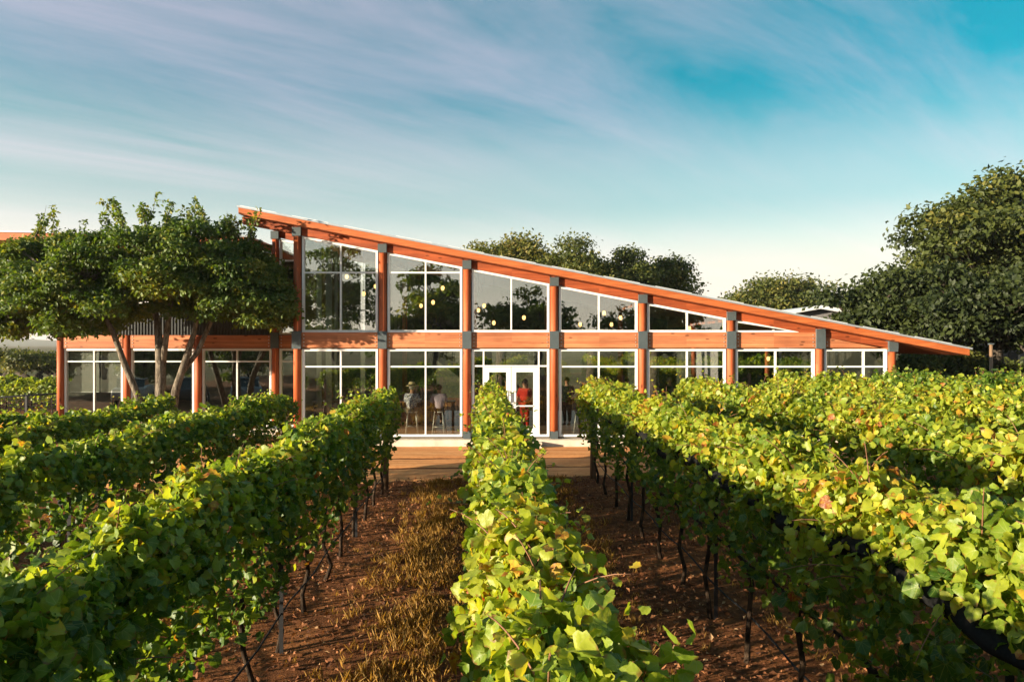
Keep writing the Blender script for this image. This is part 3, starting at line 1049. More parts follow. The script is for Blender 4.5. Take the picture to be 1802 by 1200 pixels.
def person(label, x, y, rz, pose, shirt, legs, hair, lean=0.0, arm=(0.30, 0.30), hat=False, long_hair=False, z=None, scale=1.0):
    """A figure that faces local +y.  One continuous body; clothing and hair are its children."""
    t_ = thing('person', label, 'person', (x, y, FLOOR if z is None else z), rz, 'people inside the winery')
    t_.scale = (scale,) * 3
    if pose == 'sit':
        hz, kx, ky, kz, ay, az = 0.86, 0.13, 0.42, 0.82, 0.36, 0.36
    else:
        hz, kx, ky, kz, ay, az = 0.94, 0.10, 0.03, 0.50, 0.0, 0.09
    P, Rr, E = [], [], []

    def v(p, r_, par=None):
        P.append(p)
        Rr.append(r_)
        if par is not None:
            E.append((par, len(P) - 1))
        return len(P) - 1
    pel = v((0, 0, hz), (0.150, 0.115))
    wai = v((0, lean * 0.3, hz + 0.20), (0.130, 0.100), pel)
    che = v((0, lean * 0.7, hz + 0.38), (0.155, 0.110), wai)
    nek = v((0, lean, hz + 0.53), 0.058, che)
    chin = v((0, lean + 0.025, hz + 0.62), 0.070, nek)
    hea = v((0, lean + 0.03, hz + 0.70), (0.080, 0.096), chin)
    top = v((0, lean + 0.02, hz + 0.78), (0.060, 0.075), hea)
    nose = v((0, lean + 0.125, hz + 0.685), 0.014, hea)
    nSh, hands = [], []
    for s__ in (-1, 1):
        sh = v((s__ * 0.19, lean * 0.85, hz + 0.45), 0.062, che)
        el = v((s__ * 0.25, lean + 0.08, hz + 0.20), 0.046, sh)
        wr = v((s__ * 0.19, lean + arm[0], hz + arm[1] - 0.08), 0.030, el)
        pa = v((s__ * 0.17, lean + arm[0] + 0.07, hz + arm[1] - 0.07), (0.036, 0.018), wr)
        for q in range(4):
            a_ = v((s__ * (0.145 + q * 0.020), lean + arm[0] + 0.13, hz + arm[1] - 0.07), 0.0085, pa)
            v((s__ * (0.143 + q * 0.020), lean + arm[0] + 0.160 - abs(q - 1.3) * 0.006, hz + arm[1] - 0.09), 0.0075, a_)
        th_ = v((s__ * 0.128, lean + arm[0] + 0.07, hz + arm[1] - 0.065), 0.009, pa)
        v((s__ * 0.118, lean + arm[0] + 0.105, hz + arm[1] - 0.075), 0.008, th_)
        hp = v((s__ * 0.095, 0.01, hz - 0.06), 0.088, pel)
        kn = v((s__ * kx, ky, kz if pose == 'sit' else kz), 0.060, hp)
        cf = v((s__ * kx, (ky + ay) / 2 + (-0.02), (kz + az) / 2 + 0.06), 0.054, kn)
        an = v((s__ * kx * 0.9, ay, az), 0.036, cf)
        v((s__ * kx * 0.95, ay + 0.13, az - 0.05), 0.034, an)
    body = skin_obj('body', P, E, Rr, M_SKIN, t_, 2)
    # shirt
    sv = [(0, 0, hz - 0.05), (0, lean * 0.3, hz + 0.20), (0, lean * 0.7, hz + 0.38), (0, lean * 0.95, hz + 0.485)]
    sr = [(0.205, 0.170), (0.185, 0.150), (0.205, 0.155), (0.135, 0.115)]
    se = [(0, 1), (1, 2), (2, 3)]
    for s__ in (-1, 1):
        k = len(sv)
        sv += [(s__ * 0.19, lean * 0.85, hz + 0.45), (s__ * 0.235, lean + 0.05, hz + 0.27), (s__ * 0.24, lean + 0.11, hz + 0.20)]
        sr += [0.090, 0.080, 0.072]
        se += [(2, k), (k, k + 1), (k + 1, k + 2)]
    skin_obj('shirt', sv, se, sr, shirt, t_, 2)
    tv, tr_, te = [(0, 0, hz - 0.01)], [(0.185, 0.15)], []
    for s__ in (-1, 1):
        k = len(tv)
        tv += [(s__ * 0.095, 0.01, hz - 0.06), (s__ * kx, ky, kz), (s__ * kx, (ky + ay) / 2 - 0.02, (kz + az) / 2 + 0.06), (s__ * kx * 0.9, ay, az + 0.05)]
        tr_ += [0.115, 0.082, 0.072, 0.056]
        te += [(0, k), (k, k + 1), (k + 1, k + 2), (k + 2, k + 3)]
    skin_obj('trousers', tv, te, tr_, legs, t_, 2)
    for s__ in (-1, 1):
        MB().sphere((s__ * kx * 0.93, ay + 0.06, az - 0.035), (0.05, 0.135, 0.05), 10, 8).build('shoe', M_SHOE, t_, True)
    h_ = MB().sphere((0, lean + 0.005, hz + 0.735), (0.098, 0.112, 0.105), 14, 10)
    if long_hair:
        h_.sphere((0, lean - 0.045, hz + 0.60), (0.10, 0.06, 0.17), 12, 9)
    h_.build('hair', hair, t_, True)
    for s__ in (-1, 1):
        MB().sphere((s__ * 0.092, lean + 0.02, hz + 0.69), (0.016, 0.025, 0.034), 8, 6).build('ear', M_SKIN, t_, True)
        MB().sphere((s__ * 0.033, lean + 0.112, hz + 0.705), 0.012, 8, 6).build('eye', M_BLACKC, t_, True)
    MB().sphere((0, lean + 0.112, hz + 0.640), (0.026, 0.012, 0.008), 8, 6).build('mouth', M_RED, t_, True)
    if hat:
        z0 = hz + 0.775
        ht = MB().tube([(0, lean, z0 - 0.012), (0, lean, z0 + 0.006)], [0.20, 0.195], 24)
        ht.tube([(0, lean, z0), (0, lean, z0 + 0.06), (0, lean, z0 + 0.12), (0, lean, z0 + 0.135)], [0.120, 0.115, 0.095, 0.05], 20)
        hh = ht.build('hat', M_STRAWHAT, t_, True)
        MB().tube([(0, lean, z0 + 0.012), (0, lean, z0 + 0.05)], [0.123, 0.119], 20, False).build('hat_band', M_BAND, hh, True)
    return t_


def at(px, d): return (px - 901) / 1300 * d
stool('pale metal bar stool under the person in the straw hat', at(725, 24.45), 24.45, 0.2)
stool('pale metal bar stool under the person in the lavender shirt', at(773, 24.5), 24.5, -0.1)
stool('pale metal bar stool just inside the glass right of the door', at(1022, 24.4), 24.4, 0.1)
person('seated person in a straw hat and blue patterned shirt with their back to the glass', at(724, 24.45), 24.45, -0.25, 'sit', M_FLORAL, M_KHAKI, M_HAIRG, 0.04, hat=True, scale=0.98)
person('seated person in a lavender shirt with their back to the glass', at(773, 24.5), 24.5, 0.25, 'sit', M_LAVENDER, M_BLACKC, M_HAIRD, 0.05, scale=0.97)
person('standing person in a long red top seen through the right door', at(924, 25.6), 25.6, 2.6, 'stand', M_RED, M_RED, M_HAIRD, 0.0, (0.22, 0.16), long_hair=True)
person('standing person in a mustard shirt behind the left door', at(893, 26.6), 26.6, 2.9, 'stand', M_YELLOW, M_DENIM, M_HAIRD, 0.0, (0.22, 0.20))
person('seated person in an orange top on the stool right of the door', at(1024, 24.4), 24.4, -0.9, 'sit', M_ORANGE, M_DENIM, M_HAIRD, 0.06, long_hair=True, scale=0.97)
person('standing person in black further back behind the bay right of the door', at(998, 27.0), 27.0, 2.7, 'stand', M_BLACKC, M_BLACKC, M_HAIRD, 0.0, (0.2, 0.2))
person('seated person in an orange top behind the left pane of the corner bay', at(574, 26.0), 26.0, 2.9, 'sit', M_ORANGE, M_DENIM, M_HAIRD, 0.05)
person('seated person in black behind the right pane of the corner bay', at(628, 25.6), 25.6, 2.0, 'sit', M_BLACKC, M_DENIM, M_HAIRD, 0.05)
person('standing person in black at the right edge of the second bay from the door', at(1103, 26.2), 26.2, 2.4, 'stand', M_BLACKC, M_DENIM, M_HAIRD, 0.0, (0.2, 0.2))
person('standing person in black behind the third bay right of the door', at(1178, 27.0), 27.0, 3.0, 'stand', M_BLACKC, M_BLACKC, M_HAIRG, 0.0, (0.25, 0.2))
stool('pale metal bar stool under the person in orange in the corner bay', at(574, 26.0), 26.0)
stool('pale metal bar stool under the person in black in the corner bay', at(628, 25.6), 25.6)
table('high wooden table in front of the person in the straw hat', at(750, 25.2), 25.15, 2.0, 0.55, 1.05)
table('high wooden table beside the seated people in the corner bay', at(598, 25.2), 25.25, 1.8, 0.6, 1.05)
table('high wooden table beside the stool right of the door', at(1052, 25.2), 25.1, 1.4, 0.55, 1.05)


def glassware(label, x, y, h=0.22):
    t_ = thing('wine_glass', label, 'glass', (x, y, FLOOR + 1.05), 0, 'wine glasses on the high tables')
    MB().tube([(0, 0, 0.0), (0, 0, 0.008)], 0.035, 12).build('foot', M_FRAME, t_, True)
    MB().tube([(0, 0, 0.008), (0, 0, 0.10)], 0.005, 6).build('stem', M_FRAME, t_, True)
    MB().tube([(0, 0, 0.10), (0, 0, 0.13), (0, 0, 0.18), (0, 0, h)], [0.012, 0.036, 0.042, 0.032], 14).build('bowl', M_GLASS, t_, True)


glassware('wine glass on the table right of the straw hat', at(741, 25.05), 25.05)
glassware('wine glass on the table left of the lavender shirt', at(757, 25.05), 25.05)
glassware('wine glass on the corner bay table', at(590, 25.15), 25.15)


# ------------------------------------------------------------------ grapevines
ROWS = {0: 'centre row', -1: 'first left row', -2: 'second left row', -3: 'third left row', -4: 'fourth left row',
        1: 'first right row', 2: 'second right row', 3: 'third right row', 4: 'fourth right row', 5: 'fifth right row'}
SPACE = 2.45
PITCH = 1.2
ROW_END = {0: 17.4, -1: 16.9, -2: 17.2, -3: 16.5, -4: 15.8, 1: 17.6, 2: 18.4, 3: 18.6, 4: 18.6, 5: 18.6}
ROW_START = {0: -7.0, -1: -7.0, -2: 5.2, -3: 8.4, -4: 12.0, 1: -7.0, 2: -7.0, 3: -3.0, 4: 10.0, 5: 10.0}  # outer left rows cut short out of view to let low sun into the alley
TOPH = {0: 2.36, -1: 2.28, -2: 2.26, -3: 2.22, -4: 2.10, 1: 2.38, 2: 2.36, 3: 2.42, 4: 2.42, 5: 2.38}
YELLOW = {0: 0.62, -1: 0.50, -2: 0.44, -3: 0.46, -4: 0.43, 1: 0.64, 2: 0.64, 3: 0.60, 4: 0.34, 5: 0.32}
WIDE = {0: 0.88}
BOT = {-2: 1.0, -3: 1.15, -4: 1.1}


def row_x(k, y): return 0.26 + SPACE * k + ROW_SLOPE * y


# shared single-leaf meshes (shape x tone) for the leaves one can pick apart
LEAF_ME = []
for ti, (tv, tt, uv) in enumerate(BIG):
    for tone in (0.18, 0.30, 0.42, 0.54, 0.66, 0.76, 0.84, 0.95):
        me = np_mesh('leaf', tv, tt, np.full(len(tv), tone), uv)
        me.materials.append(M_VINELEAF)
        LEAF_ME.append((ti, tone, me))
TONES = np.array([0.18, 0.30, 0.42, 0.54, 0.66, 0.76, 0.84, 0.95])


def profile(k, y):
    """Uneven canopy along a row: half width, top and bottom."""
    a = 0.5 + 0.5 * np.sin(y * 2.9 + k * 1.7) * np.sin(y * 1.31 + k * 4.1)
    b = 0.5 + 0.5 * np.sin(y * 4.7 + k * 2.3 + 1.0)
    wdt = (0.21 + 0.12 * a + 0.07 * b) * WIDE.get(k, 1.0)
    top = TOPH[k] - 0.20 + 0.20 * (0.5 + 0.5 * np.sin(y * 3.6 + k * 3.3) * np.cos(y * 1.9 + k)) + 0.06 * b
    bot = BOT.get(k, 0.78) + 0.22 * np.sin(y * 3.3 + k * 5.0) * np.sin(y * 1.1)
    return wdt, top, bot


def make_vine(k, y0, label, n, temps, size, singles, r, seen):
    x0 = row_x(k, y0)
    g0 = float(ground_z(x0, y0))
    root = thing('grapevine', label, 'grapevine', (x0, y0, g0), 0, 'grapevines in the trellised rows')
    # trunk with its two arms along the wire
    bend = r.normal(0, 0.035, 6)
    tp = [(0, 0, -0.03), (bend[0], bend[1], 0.22), (bend[2], bend[3], 0.5), (bend[4], bend[5], 0.8), (0, 0, 0.98)]
    ns = 8 if seen else 5
    MB().tube(tp, [0.036, 0.028, 0.025, 0.026, 0.030], ns).build('trunk', M_VINEBARK, root, True)
    MB().tube([(-ROW_SLOPE * 0.55, -0.55, 1.03), (0, -0.1, 0.99), (0, 0, 0.95), (0, 0.1, 0.99), (ROW_SLOPE * 0.55, 0.55, 1.03)], [0.014, 0.020, 0.026, 0.020, 0.014], ns).build('cordon_arm', M_VINEBARK, root, True)
    # leaves over the canopy surface and inside it
    t = r.normal(0, 0.42, n)
    t = np.where(np.abs(t) > 1, r.uniform(-1, 1, n), t)
    ang = t * 2.75
    dy = r.uniform(-0.66, 0.66, n)
    yy = y0 + dy
    wdt, top, bot = profile(k, yy)
    zc = (top + bot) / 2 + 0.12
    hh = np.where(np.cos(ang) > 0, top - zc, zc - bot)
    depth = 1 - 0.45 * r.random(n) ** 2.2
    bulge = 1 + 0.24 * np.sin(yy * 11 + ang * 3 + k) * np.sin(yy * 5.3 - ang * 4 + 2 * k) + 0.13 * r.standard_normal(n)
    lx = np.sign(np.sin(ang)) * np.abs(np.sin(ang)) ** 0.75 * wdt * depth * bulge
    lz = zc + np.sign(np.cos(ang)) * np.abs(np.cos(ang)) ** 0.8 * hh * (0.3 + 0.7 * depth) * (0.94 + 0.09 * np.sin(yy * 12 + ang * 2.5 + k * 3)) + 0.05 * r.standard_normal(n)
    if k == 0:                                    # the nearest growth spills over to the right
        near = 1 - sstep(2.35, 2.95, yy)
        lx = lx * (1 + 0.45 * near) + 0.13 * near
    pos = np.stack([lx + ROW_SLOPE * dy, dy, lz], -1)
    out = np.stack([np.sin(ang), 0 * ang, np.cos(ang)], -1)
    nrm = norm(out * 0.70 + np.array([0, 0, 0.18]) + 0.85 * r.standard_normal((n, 3)))
    tip = norm(np.array([0, 0, -0.75]) + 0.45 * out + 0.6 * r.standard_normal((n, 3)))
    sz = size * r.uniform(0.5, 1.28, n)
    # straggling shoots with leaves along them
    shoots = MB()
    sp, sn, stp, ss_ = [], [], [], []
    for q in range(r.integers(7, 12) if seen else 2):
        a0 = r.normal(0, 0.75)
        yb = r.uniform(-0.6, 0.6)
        w_, tpz, bz = profile(k, y0 + yb)
        zc_ = (tpz + bz) / 2 + 0.12
        b0 = Vector((math.sin(a0) * w_ * 0.7, yb, zc_ + math.cos(a0) * (tpz - zc_) * 0.85))
        dr = Vector((math.sin(a0) * 0.8 + r.normal(0, 0.3), r.normal(0, 0.6), abs(math.cos(a0)) * 0.8)).normalized()
        L = r.uniform(0.25, 0.62)
        pts = []
        for s_ in np.linspace(0, 1, 6):
            pts.append(b0 + dr * L * s_ + Vector((0, 0, -0.30 * L * s_ * s_)))
        shoots.tube(pts, [0.0045, 0.004, 0.004, 0.0035, 0.003, 0.002], 4)
        for s_ in np.linspace(0.25, 1, 6):
            i_ = min(4, int(s_ * 5))
            p_ = pts[i_].lerp(pts[i_ + 1], s_ * 5 - i_)
            sp.append(p_ + Vector(r.normal(0, 0.03, 3)))
            sn.append(Vector((r.normal(0, 0.5), r.normal(0, 0.5), 0.9)))
            stp.append(dr * 0.6 + Vector(r.normal(0, 0.6, 3)) + Vector((0, 0, -0.3)))
            ss_.append(size * (1.0 - 0.45 * s_) * r.uniform(0.8, 1.15))
    if sp:
        pos = np.concatenate([pos, np.array(sp)])
        nrm = np.concatenate([nrm, norm(np.array(sn))])
        tip = np.concatenate([tip, norm(np.array(stp))])
        sz = np.concatenate([sz, np.array(ss_)])
        depth = np.concatenate([depth, np.full(len(sp), 1.05)])
    N = len(pos)
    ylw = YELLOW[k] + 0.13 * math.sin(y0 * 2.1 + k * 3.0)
    tone = r.normal(ylw * 0.66, 0.15, N) + 0.28 * sstep(1.5, 2.25, pos[:, 2])      # leaves yellow towards the top; sunlit top and shaded sides put into the colour
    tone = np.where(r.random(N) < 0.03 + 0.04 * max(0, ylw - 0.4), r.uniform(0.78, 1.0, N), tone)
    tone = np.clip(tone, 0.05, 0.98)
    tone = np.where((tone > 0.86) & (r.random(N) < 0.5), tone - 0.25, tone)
    tag(shoots.build('cane', M_CANE, root, True), kind='stuff')
    keep = np.ones(N, bool)
    if singles:
        camv = np.array([0 - x0, 0 - y0, CAM_H - g0])
        to_c = norm(camv - pos)
        score = depth + 0.5 * np.sum(norm(pos * [1, 0, 1] - [0, 0, 1.5]) * to_c, -1) + 0.15 * np.abs(np.sum(nrm * to_c, -1))
        pick = np.argsort(-score)[:singles]
        keep[pick] = False
        xx, yv, zv = axes(nrm[pick], tip[pick])
        for j, i in enumerate(pick):
            ti = int(r.integers(0, len(BIG)))
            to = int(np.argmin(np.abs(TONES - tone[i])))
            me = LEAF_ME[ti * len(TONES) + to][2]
            o = bpy.data.objects.new('leaf', me)
            s_ = float(sz[i])
            o.matrix_local = Matrix(((xx[j][0] * s_, yv[j][0] * s_, zv[j][0] * s_, pos[i][0]), (xx[j][1] * s_, yv[j][1] * s_, zv[j][1] * s_, pos[i][1]),
                                     (xx[j][2] * s_, yv[j][2] * s_, zv[j][2] * s_, pos[i][2]), (0, 0, 0, 1)))
            o.parent = root
            COL.objects.link(o)
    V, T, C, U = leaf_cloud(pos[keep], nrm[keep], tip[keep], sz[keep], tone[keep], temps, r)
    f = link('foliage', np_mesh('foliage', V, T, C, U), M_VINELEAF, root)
    tag(f, kind='stuff')
    return root


rv = np.random.default_rng(11)
NEAR = 0
for k in ROWS:
    i = 0
    y = ROW_END[k] - 0.5
    ymin = ROW_START[k]
    while y > ymin:
        x = row_x(k, y)
        d = math.hypot(x, y)
        seen = y > 0.8 and abs(x) - 0.9 < 0.72 * (y + 0.6)
        lab = f'grapevine in the {ROWS[k]}, {ORD[i]} from the building end' if i < len(ORD) else f'grapevine in the {ROWS[k]} behind the viewpoint'
        if seen and d < 8.2:
            sing = 210 if abs(k) <= 1 else 0
            make_vine(k, y, lab, 2300 if k == -1 else 2050, BIG, 0.073, sing, rv, True)
        elif seen:
            make_vine(k, y, lab, 1450 if k == -1 else 1350, SMALL, 0.080, 0, rv, True)
        else:
            make_vine(k, y, lab, 210, SMALL, 0.175, 0, rv, False)
        i += 1
        y -= PITCH

# trellis: end posts, steel line posts, wires, drip hose
for k, nm in ROWS.items():
    ye, ys = ROW_END[k] + 0.15, ROW_START[k] - 0.3
    x = row_x(k, ye)
    g = float(ground_z(x, ye))
    t_ = thing('end_post', f'weathered round wooden end post of the {nm} of vines', 'post', (x, ye, g), 0, 'end posts of the vine rows')
    MB().tube([(0, 0, -0.1), (0.01, 0.02, 1.0), (0, 0.04, 2.0)], [0.075, 0.070, 0.066], 12).build('post_shaft', M_OLDWOOD, t_, True)
    MB().tube([(0, 0.02, 1.02), (0, 0.02, 1.05)], 0.078, 12).build('wire_wrap', M_WIRE, t_, True)
    y = ye - 4.3
    j = 0
    while y > max(ys, 0.5):
        x = row_x(k, y)
        t_ = thing('trellis_post', f'thin dark steel trellis post in the {nm}, {ORD[j]} from the building end', 'post', (x + 0.05, y, float(ground_z(x, y))), 0, 'steel line posts of the trellis')
        MB().box(-0.022, 0.022, -0.004, 0.004, -0.1, 2.12).build('flange', M_BLACKMETAL, t_)
        MB().box(-0.004, 0.004, 0.004, 0.03, -0.1, 2.12).build('web', M_BLACKMETAL, t_)
        y -= 4.8
        j += 1
    pts = []
    for yy_ in np.arange(ys, ye, 0.6):
        x = row_x(k, yy_)
        pts.append((x + 0.05, float(yy_), float(ground_z(x, yy_)) + 0.42 + 0.03 * math.sin(yy_ * 2.6 + k)))
    tag(MB().tube(pts, 0.011, 6).build('drip_hose', M_RUBBER, None, True), f'thin black drip hose hung low along the {nm} of vines', 'hose', 'drip hoses')
    m = MB()
    for hz_ in (1.02, 1.45, 1.9):
        m.tube([(p[0] - 0.04, p[1], float(ground_z(p[0], p[1])) + hz_) for p in pts[::2]], 0.003, 4)
    tag(m.build('trellis_wire', M_WIRE, None), f'set of thin trellis wires strung through the {nm} of vines', 'wire', 'trellis wires')

# rolled black bird net tied along the near row on the right
pts, rad = [], []
for yy_ in np.arange(2.2, 15.6, 0.22):
    x = row_x(1, yy_) - 0.25
    pts.append((x + 0.02 * math.sin(yy_ * 3.1), float(yy_), float(ground_z(x, yy_)) + 1.84 + 0.05 * math.sin(yy_ * 1.7) + 0.02 * math.sin(yy_ * 7)))
    rad.append(0.058 + 0.018 * math.sin(yy_ * 5.3) + 0.012 * math.sin(yy_ * 11))
tag(MB().tube(pts, rad, 10).build('rolled_bird_net', M_NET, None, True), 'long black rolled bird net tied along the row right of the centre row', 'net')


# ------------------------------------------------------------------ ground cover
def scatter_cover():
    r = np.random.default_rng(5)
    # dry grass tufts, thicker down the middle of every alley
    P, Nn, Tt, Ss, To = [], [], [], [], []
    for k in range(-5, 5):
        n_t = 2700 if k == -1 else 1100 if k == 0 else 420
        y = r.uniform(3.0, 17.9, n_t)
        u = np.clip(r.normal(0.15 if k == -1 else 0.0, 0.36, n_t), -1.0, 1.0)
        x = row_x(k, y) + SPACE * 0.5 + u
        dens = 0.5 + 0.5 * np.sin(x * 3.1 + y * 0.9) * np.sin(y * 1.9 - x)
        kk = r.random(n_t) < 0.25 + 0.75 * dens
        x, y = x[kk], y[kk]
        for xi, yi in zip(x, y):
            nb_ = r.integers(7, 15)
            hgt = r.uniform(0.05, 0.15)
            bx = xi + r.normal(0, 0.035, nb_)
            by = yi + r.normal(0, 0.035, nb_)
            P.append(np.stack([bx, by, ground_z(bx, by) + 0.0], -1))
            lean_ = np.stack([r.normal(0, 0.45, nb_), r.normal(0, 0.45, nb_), np.ones(nb_)], -1)
            Tt.append(lean_)
            Nn.append(r.standard_normal((nb_, 3)) * [1, 1, 0.15])
            Ss.append(hgt * r.uniform(0.6, 1.3, nb_))
            To.append(np.clip(r.normal(0.52, 0.20, nb_), 0, 1))
    P, Nn, Tt, Ss, To = map(np.concatenate, (P, Nn, Tt, Ss, To))
    blade = (np.array([(0, 0, 0), (0.045, 0.45, -0.07), (0, 1, -0.35), (-0.045, 0.45, -0.07)], float), np.array([(0, 2, 1), (0, 3, 2)]), np.zeros((4, 3)))
    V, T, C, U = leaf_cloud(P, Nn, Tt, Ss, To, [blade], r)
    o = link('dry_grass', np_mesh('dry_grass', V, T, C), M_STRAW)
    tag(o, 'golden dry grass tufts between the vine rows', 'grass', kind='stuff')
    n = 60000
    y = r.uniform(3.0, 18.2, n)
    x = r.uniform(-9, 12, n)
    keep = np.abs(x) < 0.75 * y + 1
    x, y = x[keep], y[keep]
    n = len(x)
    P = np.stack([x, y, ground_z(x, y) + 0.014], -1)
    Nn = norm(np.array([0, 0, 1.0]) + 0.6 * r.standard_normal((n, 3)))
    Tt = r.standard_normal((n, 3))
    V, T, C, U = leaf_cloud(P, Nn, Tt, r.uniform(0.025, 0.085, n), np.clip(r.normal(0.5, 0.25, n), 0, 1), OVAL, r)
    o = link('leaf_litter', np_mesh('leaf_litter', V, T, C, U), M_LITTER)
    tag(o, 'brown fallen leaves and bark bits under the vines', 'leaf litter', kind='stuff')


scatter_cover()


# ------------------------------------------------------------------ trees
def crown_leaves(r, clumps, n, size, tone_mu, tone_sd, temps=OVAL, up=0.35):
    cw = np.array([c[3] ** 2 for c in clumps])
    ci = r.choice(len(clumps), n, p=cw / cw.sum())
    cc = np.array([c[:3] for c in clumps])[ci]
    cr = np.array([c[3] for c in clumps])[ci]
    d = norm(r.standard_normal((n, 3)))
    d[:, 2] = np.where(d[:, 2] < -0.35, -d[:, 2] * 0.6, d[:, 2])
    rad = cr * r.random(n) ** 0.42 * (1 + 0.12 * r.standard_normal(n))
    pos = cc + d * rad[:, None] * [1.0, 1.0, 0.72]
    nrm = norm(d * 0.6 + [0, 0, up] + 0.65 * r.standard_normal((n, 3)))
    tip = norm(r.standard_normal((n, 3)) + [0, 0, -0.3] + 0.4 * d)
    ctone = r.normal(0, tone_sd * 0.8, len(clumps))[ci]
    tone = np.clip(r.normal(tone_mu, tone_sd, n) + ctone, 0, 1)
    return leaf_cloud(pos, nrm, tip, size * r.uniform(0.65, 1.3, n), tone, temps, r)


def tree(name, label, base, centre, radii, n_clump, clump_r, n_leaf, leaf, trunks, seed, mat, barkm, tone=(0.5, 0.14), group=None, low=-0.55, sprigs=0, shape=None, pick=None):
    r = np.random.default_rng(seed)
    t_ = thing(name, label, 'tree', base, 0, group)
    cx, cy_, cz = centre
    clumps = []
    while pick is not None and len(clumps) < n_clump:
        clumps.append((*pick(r), clump_r * r.uniform(0.5, 1.5)))
    while len(clumps) < n_clump:
        d = r.standard_normal(3)
        d /= np.linalg.norm(d)
        if d[2] < low:
            continue
        f = r.uniform(0.5, 1.0) if r.random() < 0.75 else r.uniform(0.1, 0.6)
        wob = 1 + 0.14 * math.sin(3 * math.atan2(d[1], d[0]) + seed) + 0.10 * math.sin(5 * d[2] + 2 * d[0] * 3 + seed)
        p = np.array([cx + d[0] * radii[0] * f * wob, cy_ + d[1] * radii[1] * f * wob, cz + d[2] * radii[2] * f * wob])
        if shape is not None and not shape(p):
            continue
        clumps.append((*p, clump_r * r.uniform(0.6, 1.3)))
    limb_ends = []
    for tr_ in trunks:
        pts, rads = tr_
        MB().tube(pts, rads, 12).build('trunk', barkm, t_, True)
        limb_ends.append((Vector(pts[-1]), rads[-1], Vector(pts[-1]) - Vector(pts[-2])))
    lm = MB()
    for c in clumps:
        tgt = Vector(c[:3])
        e = min(limb_ends, key=lambda q: (q[0] - tgt).length)
        L = (tgt - e[0]).length
        m1 = e[0] + e[2].normalized() * L * 0.3 + (tgt - e[0]) * 0.25
        m2 = e[0].lerp(tgt, 0.66) + Vector((0, 0, L * 0.05)) + Vector(r.normal(0, L * 0.05, 3))
        r0 = max(0.03, e[1] * 0.55)
        lm.tube([e[0], m1, m2, tgt], [r0, r0 * 0.7, r0 * 0.45, r0 * 0.15], 5, False)
        for q in range(2):
            p2 = tgt + Vector(np.clip(r.normal(0, c[3] * 0.35, 3), -c[3] * 0.55, c[3] * 0.55))
            lm.tube([m2, tgt.lerp(p2, 0.3), p2], [r0 * 0.3, r0 * 0.2, r0 * 0.06], 3, False)
    # thin sprigs standing out of the outline
    extra = []
    for q in range(sprigs):
        c = clumps[int(r.integers(0, len(clumps)))]
        if c[2] < cz + (1.15 if pick is not None else 0.0):
            continue
        p0 = Vector(c[:3]) + Vector((0, 0, c[3] * 0.5))
        dr = Vector((r.normal(0, 0.35), r.normal(0, 0.3), 1)).normalized()
        L = r.uniform(0.4, 1.2)
        lm.tube([p0, p0 + dr * L * 0.5, p0 + dr * L + Vector(r.normal(0, 0.06, 3))], [0.015, 0.010, 0.004], 4, False)
        for s_ in np.linspace(0.3, 1.0, 5):
            extra.append((*(p0 + dr * L * s_), 0.13))
    lm.build('branch', barkm, t_, True)
    V, T, C, U = crown_leaves(r, clumps, n_leaf, leaf, tone[0], tone[1])
    if extra:
        V2, T2, C2, U2 = crown_leaves(r, extra, len(extra) * 11, leaf, tone[0] + 0.12, tone[1])
        T = np.concatenate([T, T2 + len(V)])
        V, C = np.concatenate([V, V2]), np.concatenate([C, C2])
    o = link('crown', np_mesh('crown', V, T, C), mat, t_)
    return t_


# the many-stemmed tree in front of the wing (coordinates relative to its base)
TD = 23.3
TS = 1300 / TD
def tpt(px, py, dy=0.0):
    return ((px - 901) / TS + 10.4, dy, CAM_H + (605 - py) / TS)
stems = [
    ([tpt(262, 770, 0.0), tpt(240, 690, 0.0), tpt(222, 640, -0.1), tpt(205, 585, -0.2), tpt(180, 530, -0.3)], [0.13, 0.105, 0.095, 0.08, 0.055]),
    ([tpt(285, 775, 0.1), tpt(280, 690, 0.1), tpt(280, 640, 0.1), tpt(272, 570, 0.2), tpt(255, 510, 0.4)], [0.20, 0.165, 0.15, 0.10, 0.07]),
    ([tpt(284, 640, 0.1), tpt(290, 600, 0.05), tpt(297, 560, 0.0), tpt(310, 500, -0.2)], [0.10, 0.09, 0.08, 0.055]),
    ([tpt(300, 770, -0.1), tpt(312, 685, -0.1), tpt(328, 640, -0.15), tpt(345, 590, -0.2), tpt(352, 560, -0.2), tpt(366, 510, -0.2)], [0.155, 0.12, 0.105, 0.08, 0.065, 0.05]),
    ([tpt(322, 655, -0.1), tpt(345, 620, 0.1), tpt(358, 585, 0.2), tpt(376, 540, 0.3), tpt(410, 490, 0.4)], [0.09, 0.08, 0.07, 0.055, 0.04]),
]
T_OUT = [(5, 490, 585), (30, 435, 600), (60, 405, 605), (150, 405, 600), (200, 398, 592), (240, 380, 575), (300, 394, 562), (350, 388, 560), (390, 374, 572), (430, 404, 590), (475, 440, 602), (505, 515, 592)]


def tree_spot(r):
    px = r.uniform(5, 503)
    top = np.interp(px, [a[0] for a in T_OUT], [a[1] for a in T_OUT])
    bot = np.interp(px, [a[0] for a in T_OUT], [a[2] for a in T_OUT])
    bot += 16 * math.sin(px * 0.085) + 8 * math.sin(px * 0.21 + 1)
    u = r.uniform(-1, 1)
    py = top + 22 + (bot - top - 34) * r.random()
    k = max(0.0, 1 - abs((px - 255) / 275) ** 3)
    mid = (top + bot) / 2
    py = mid + (py - mid) * (1 - 0.35 * u * u)
    return tpt(px, py, u * 2.1 * k)


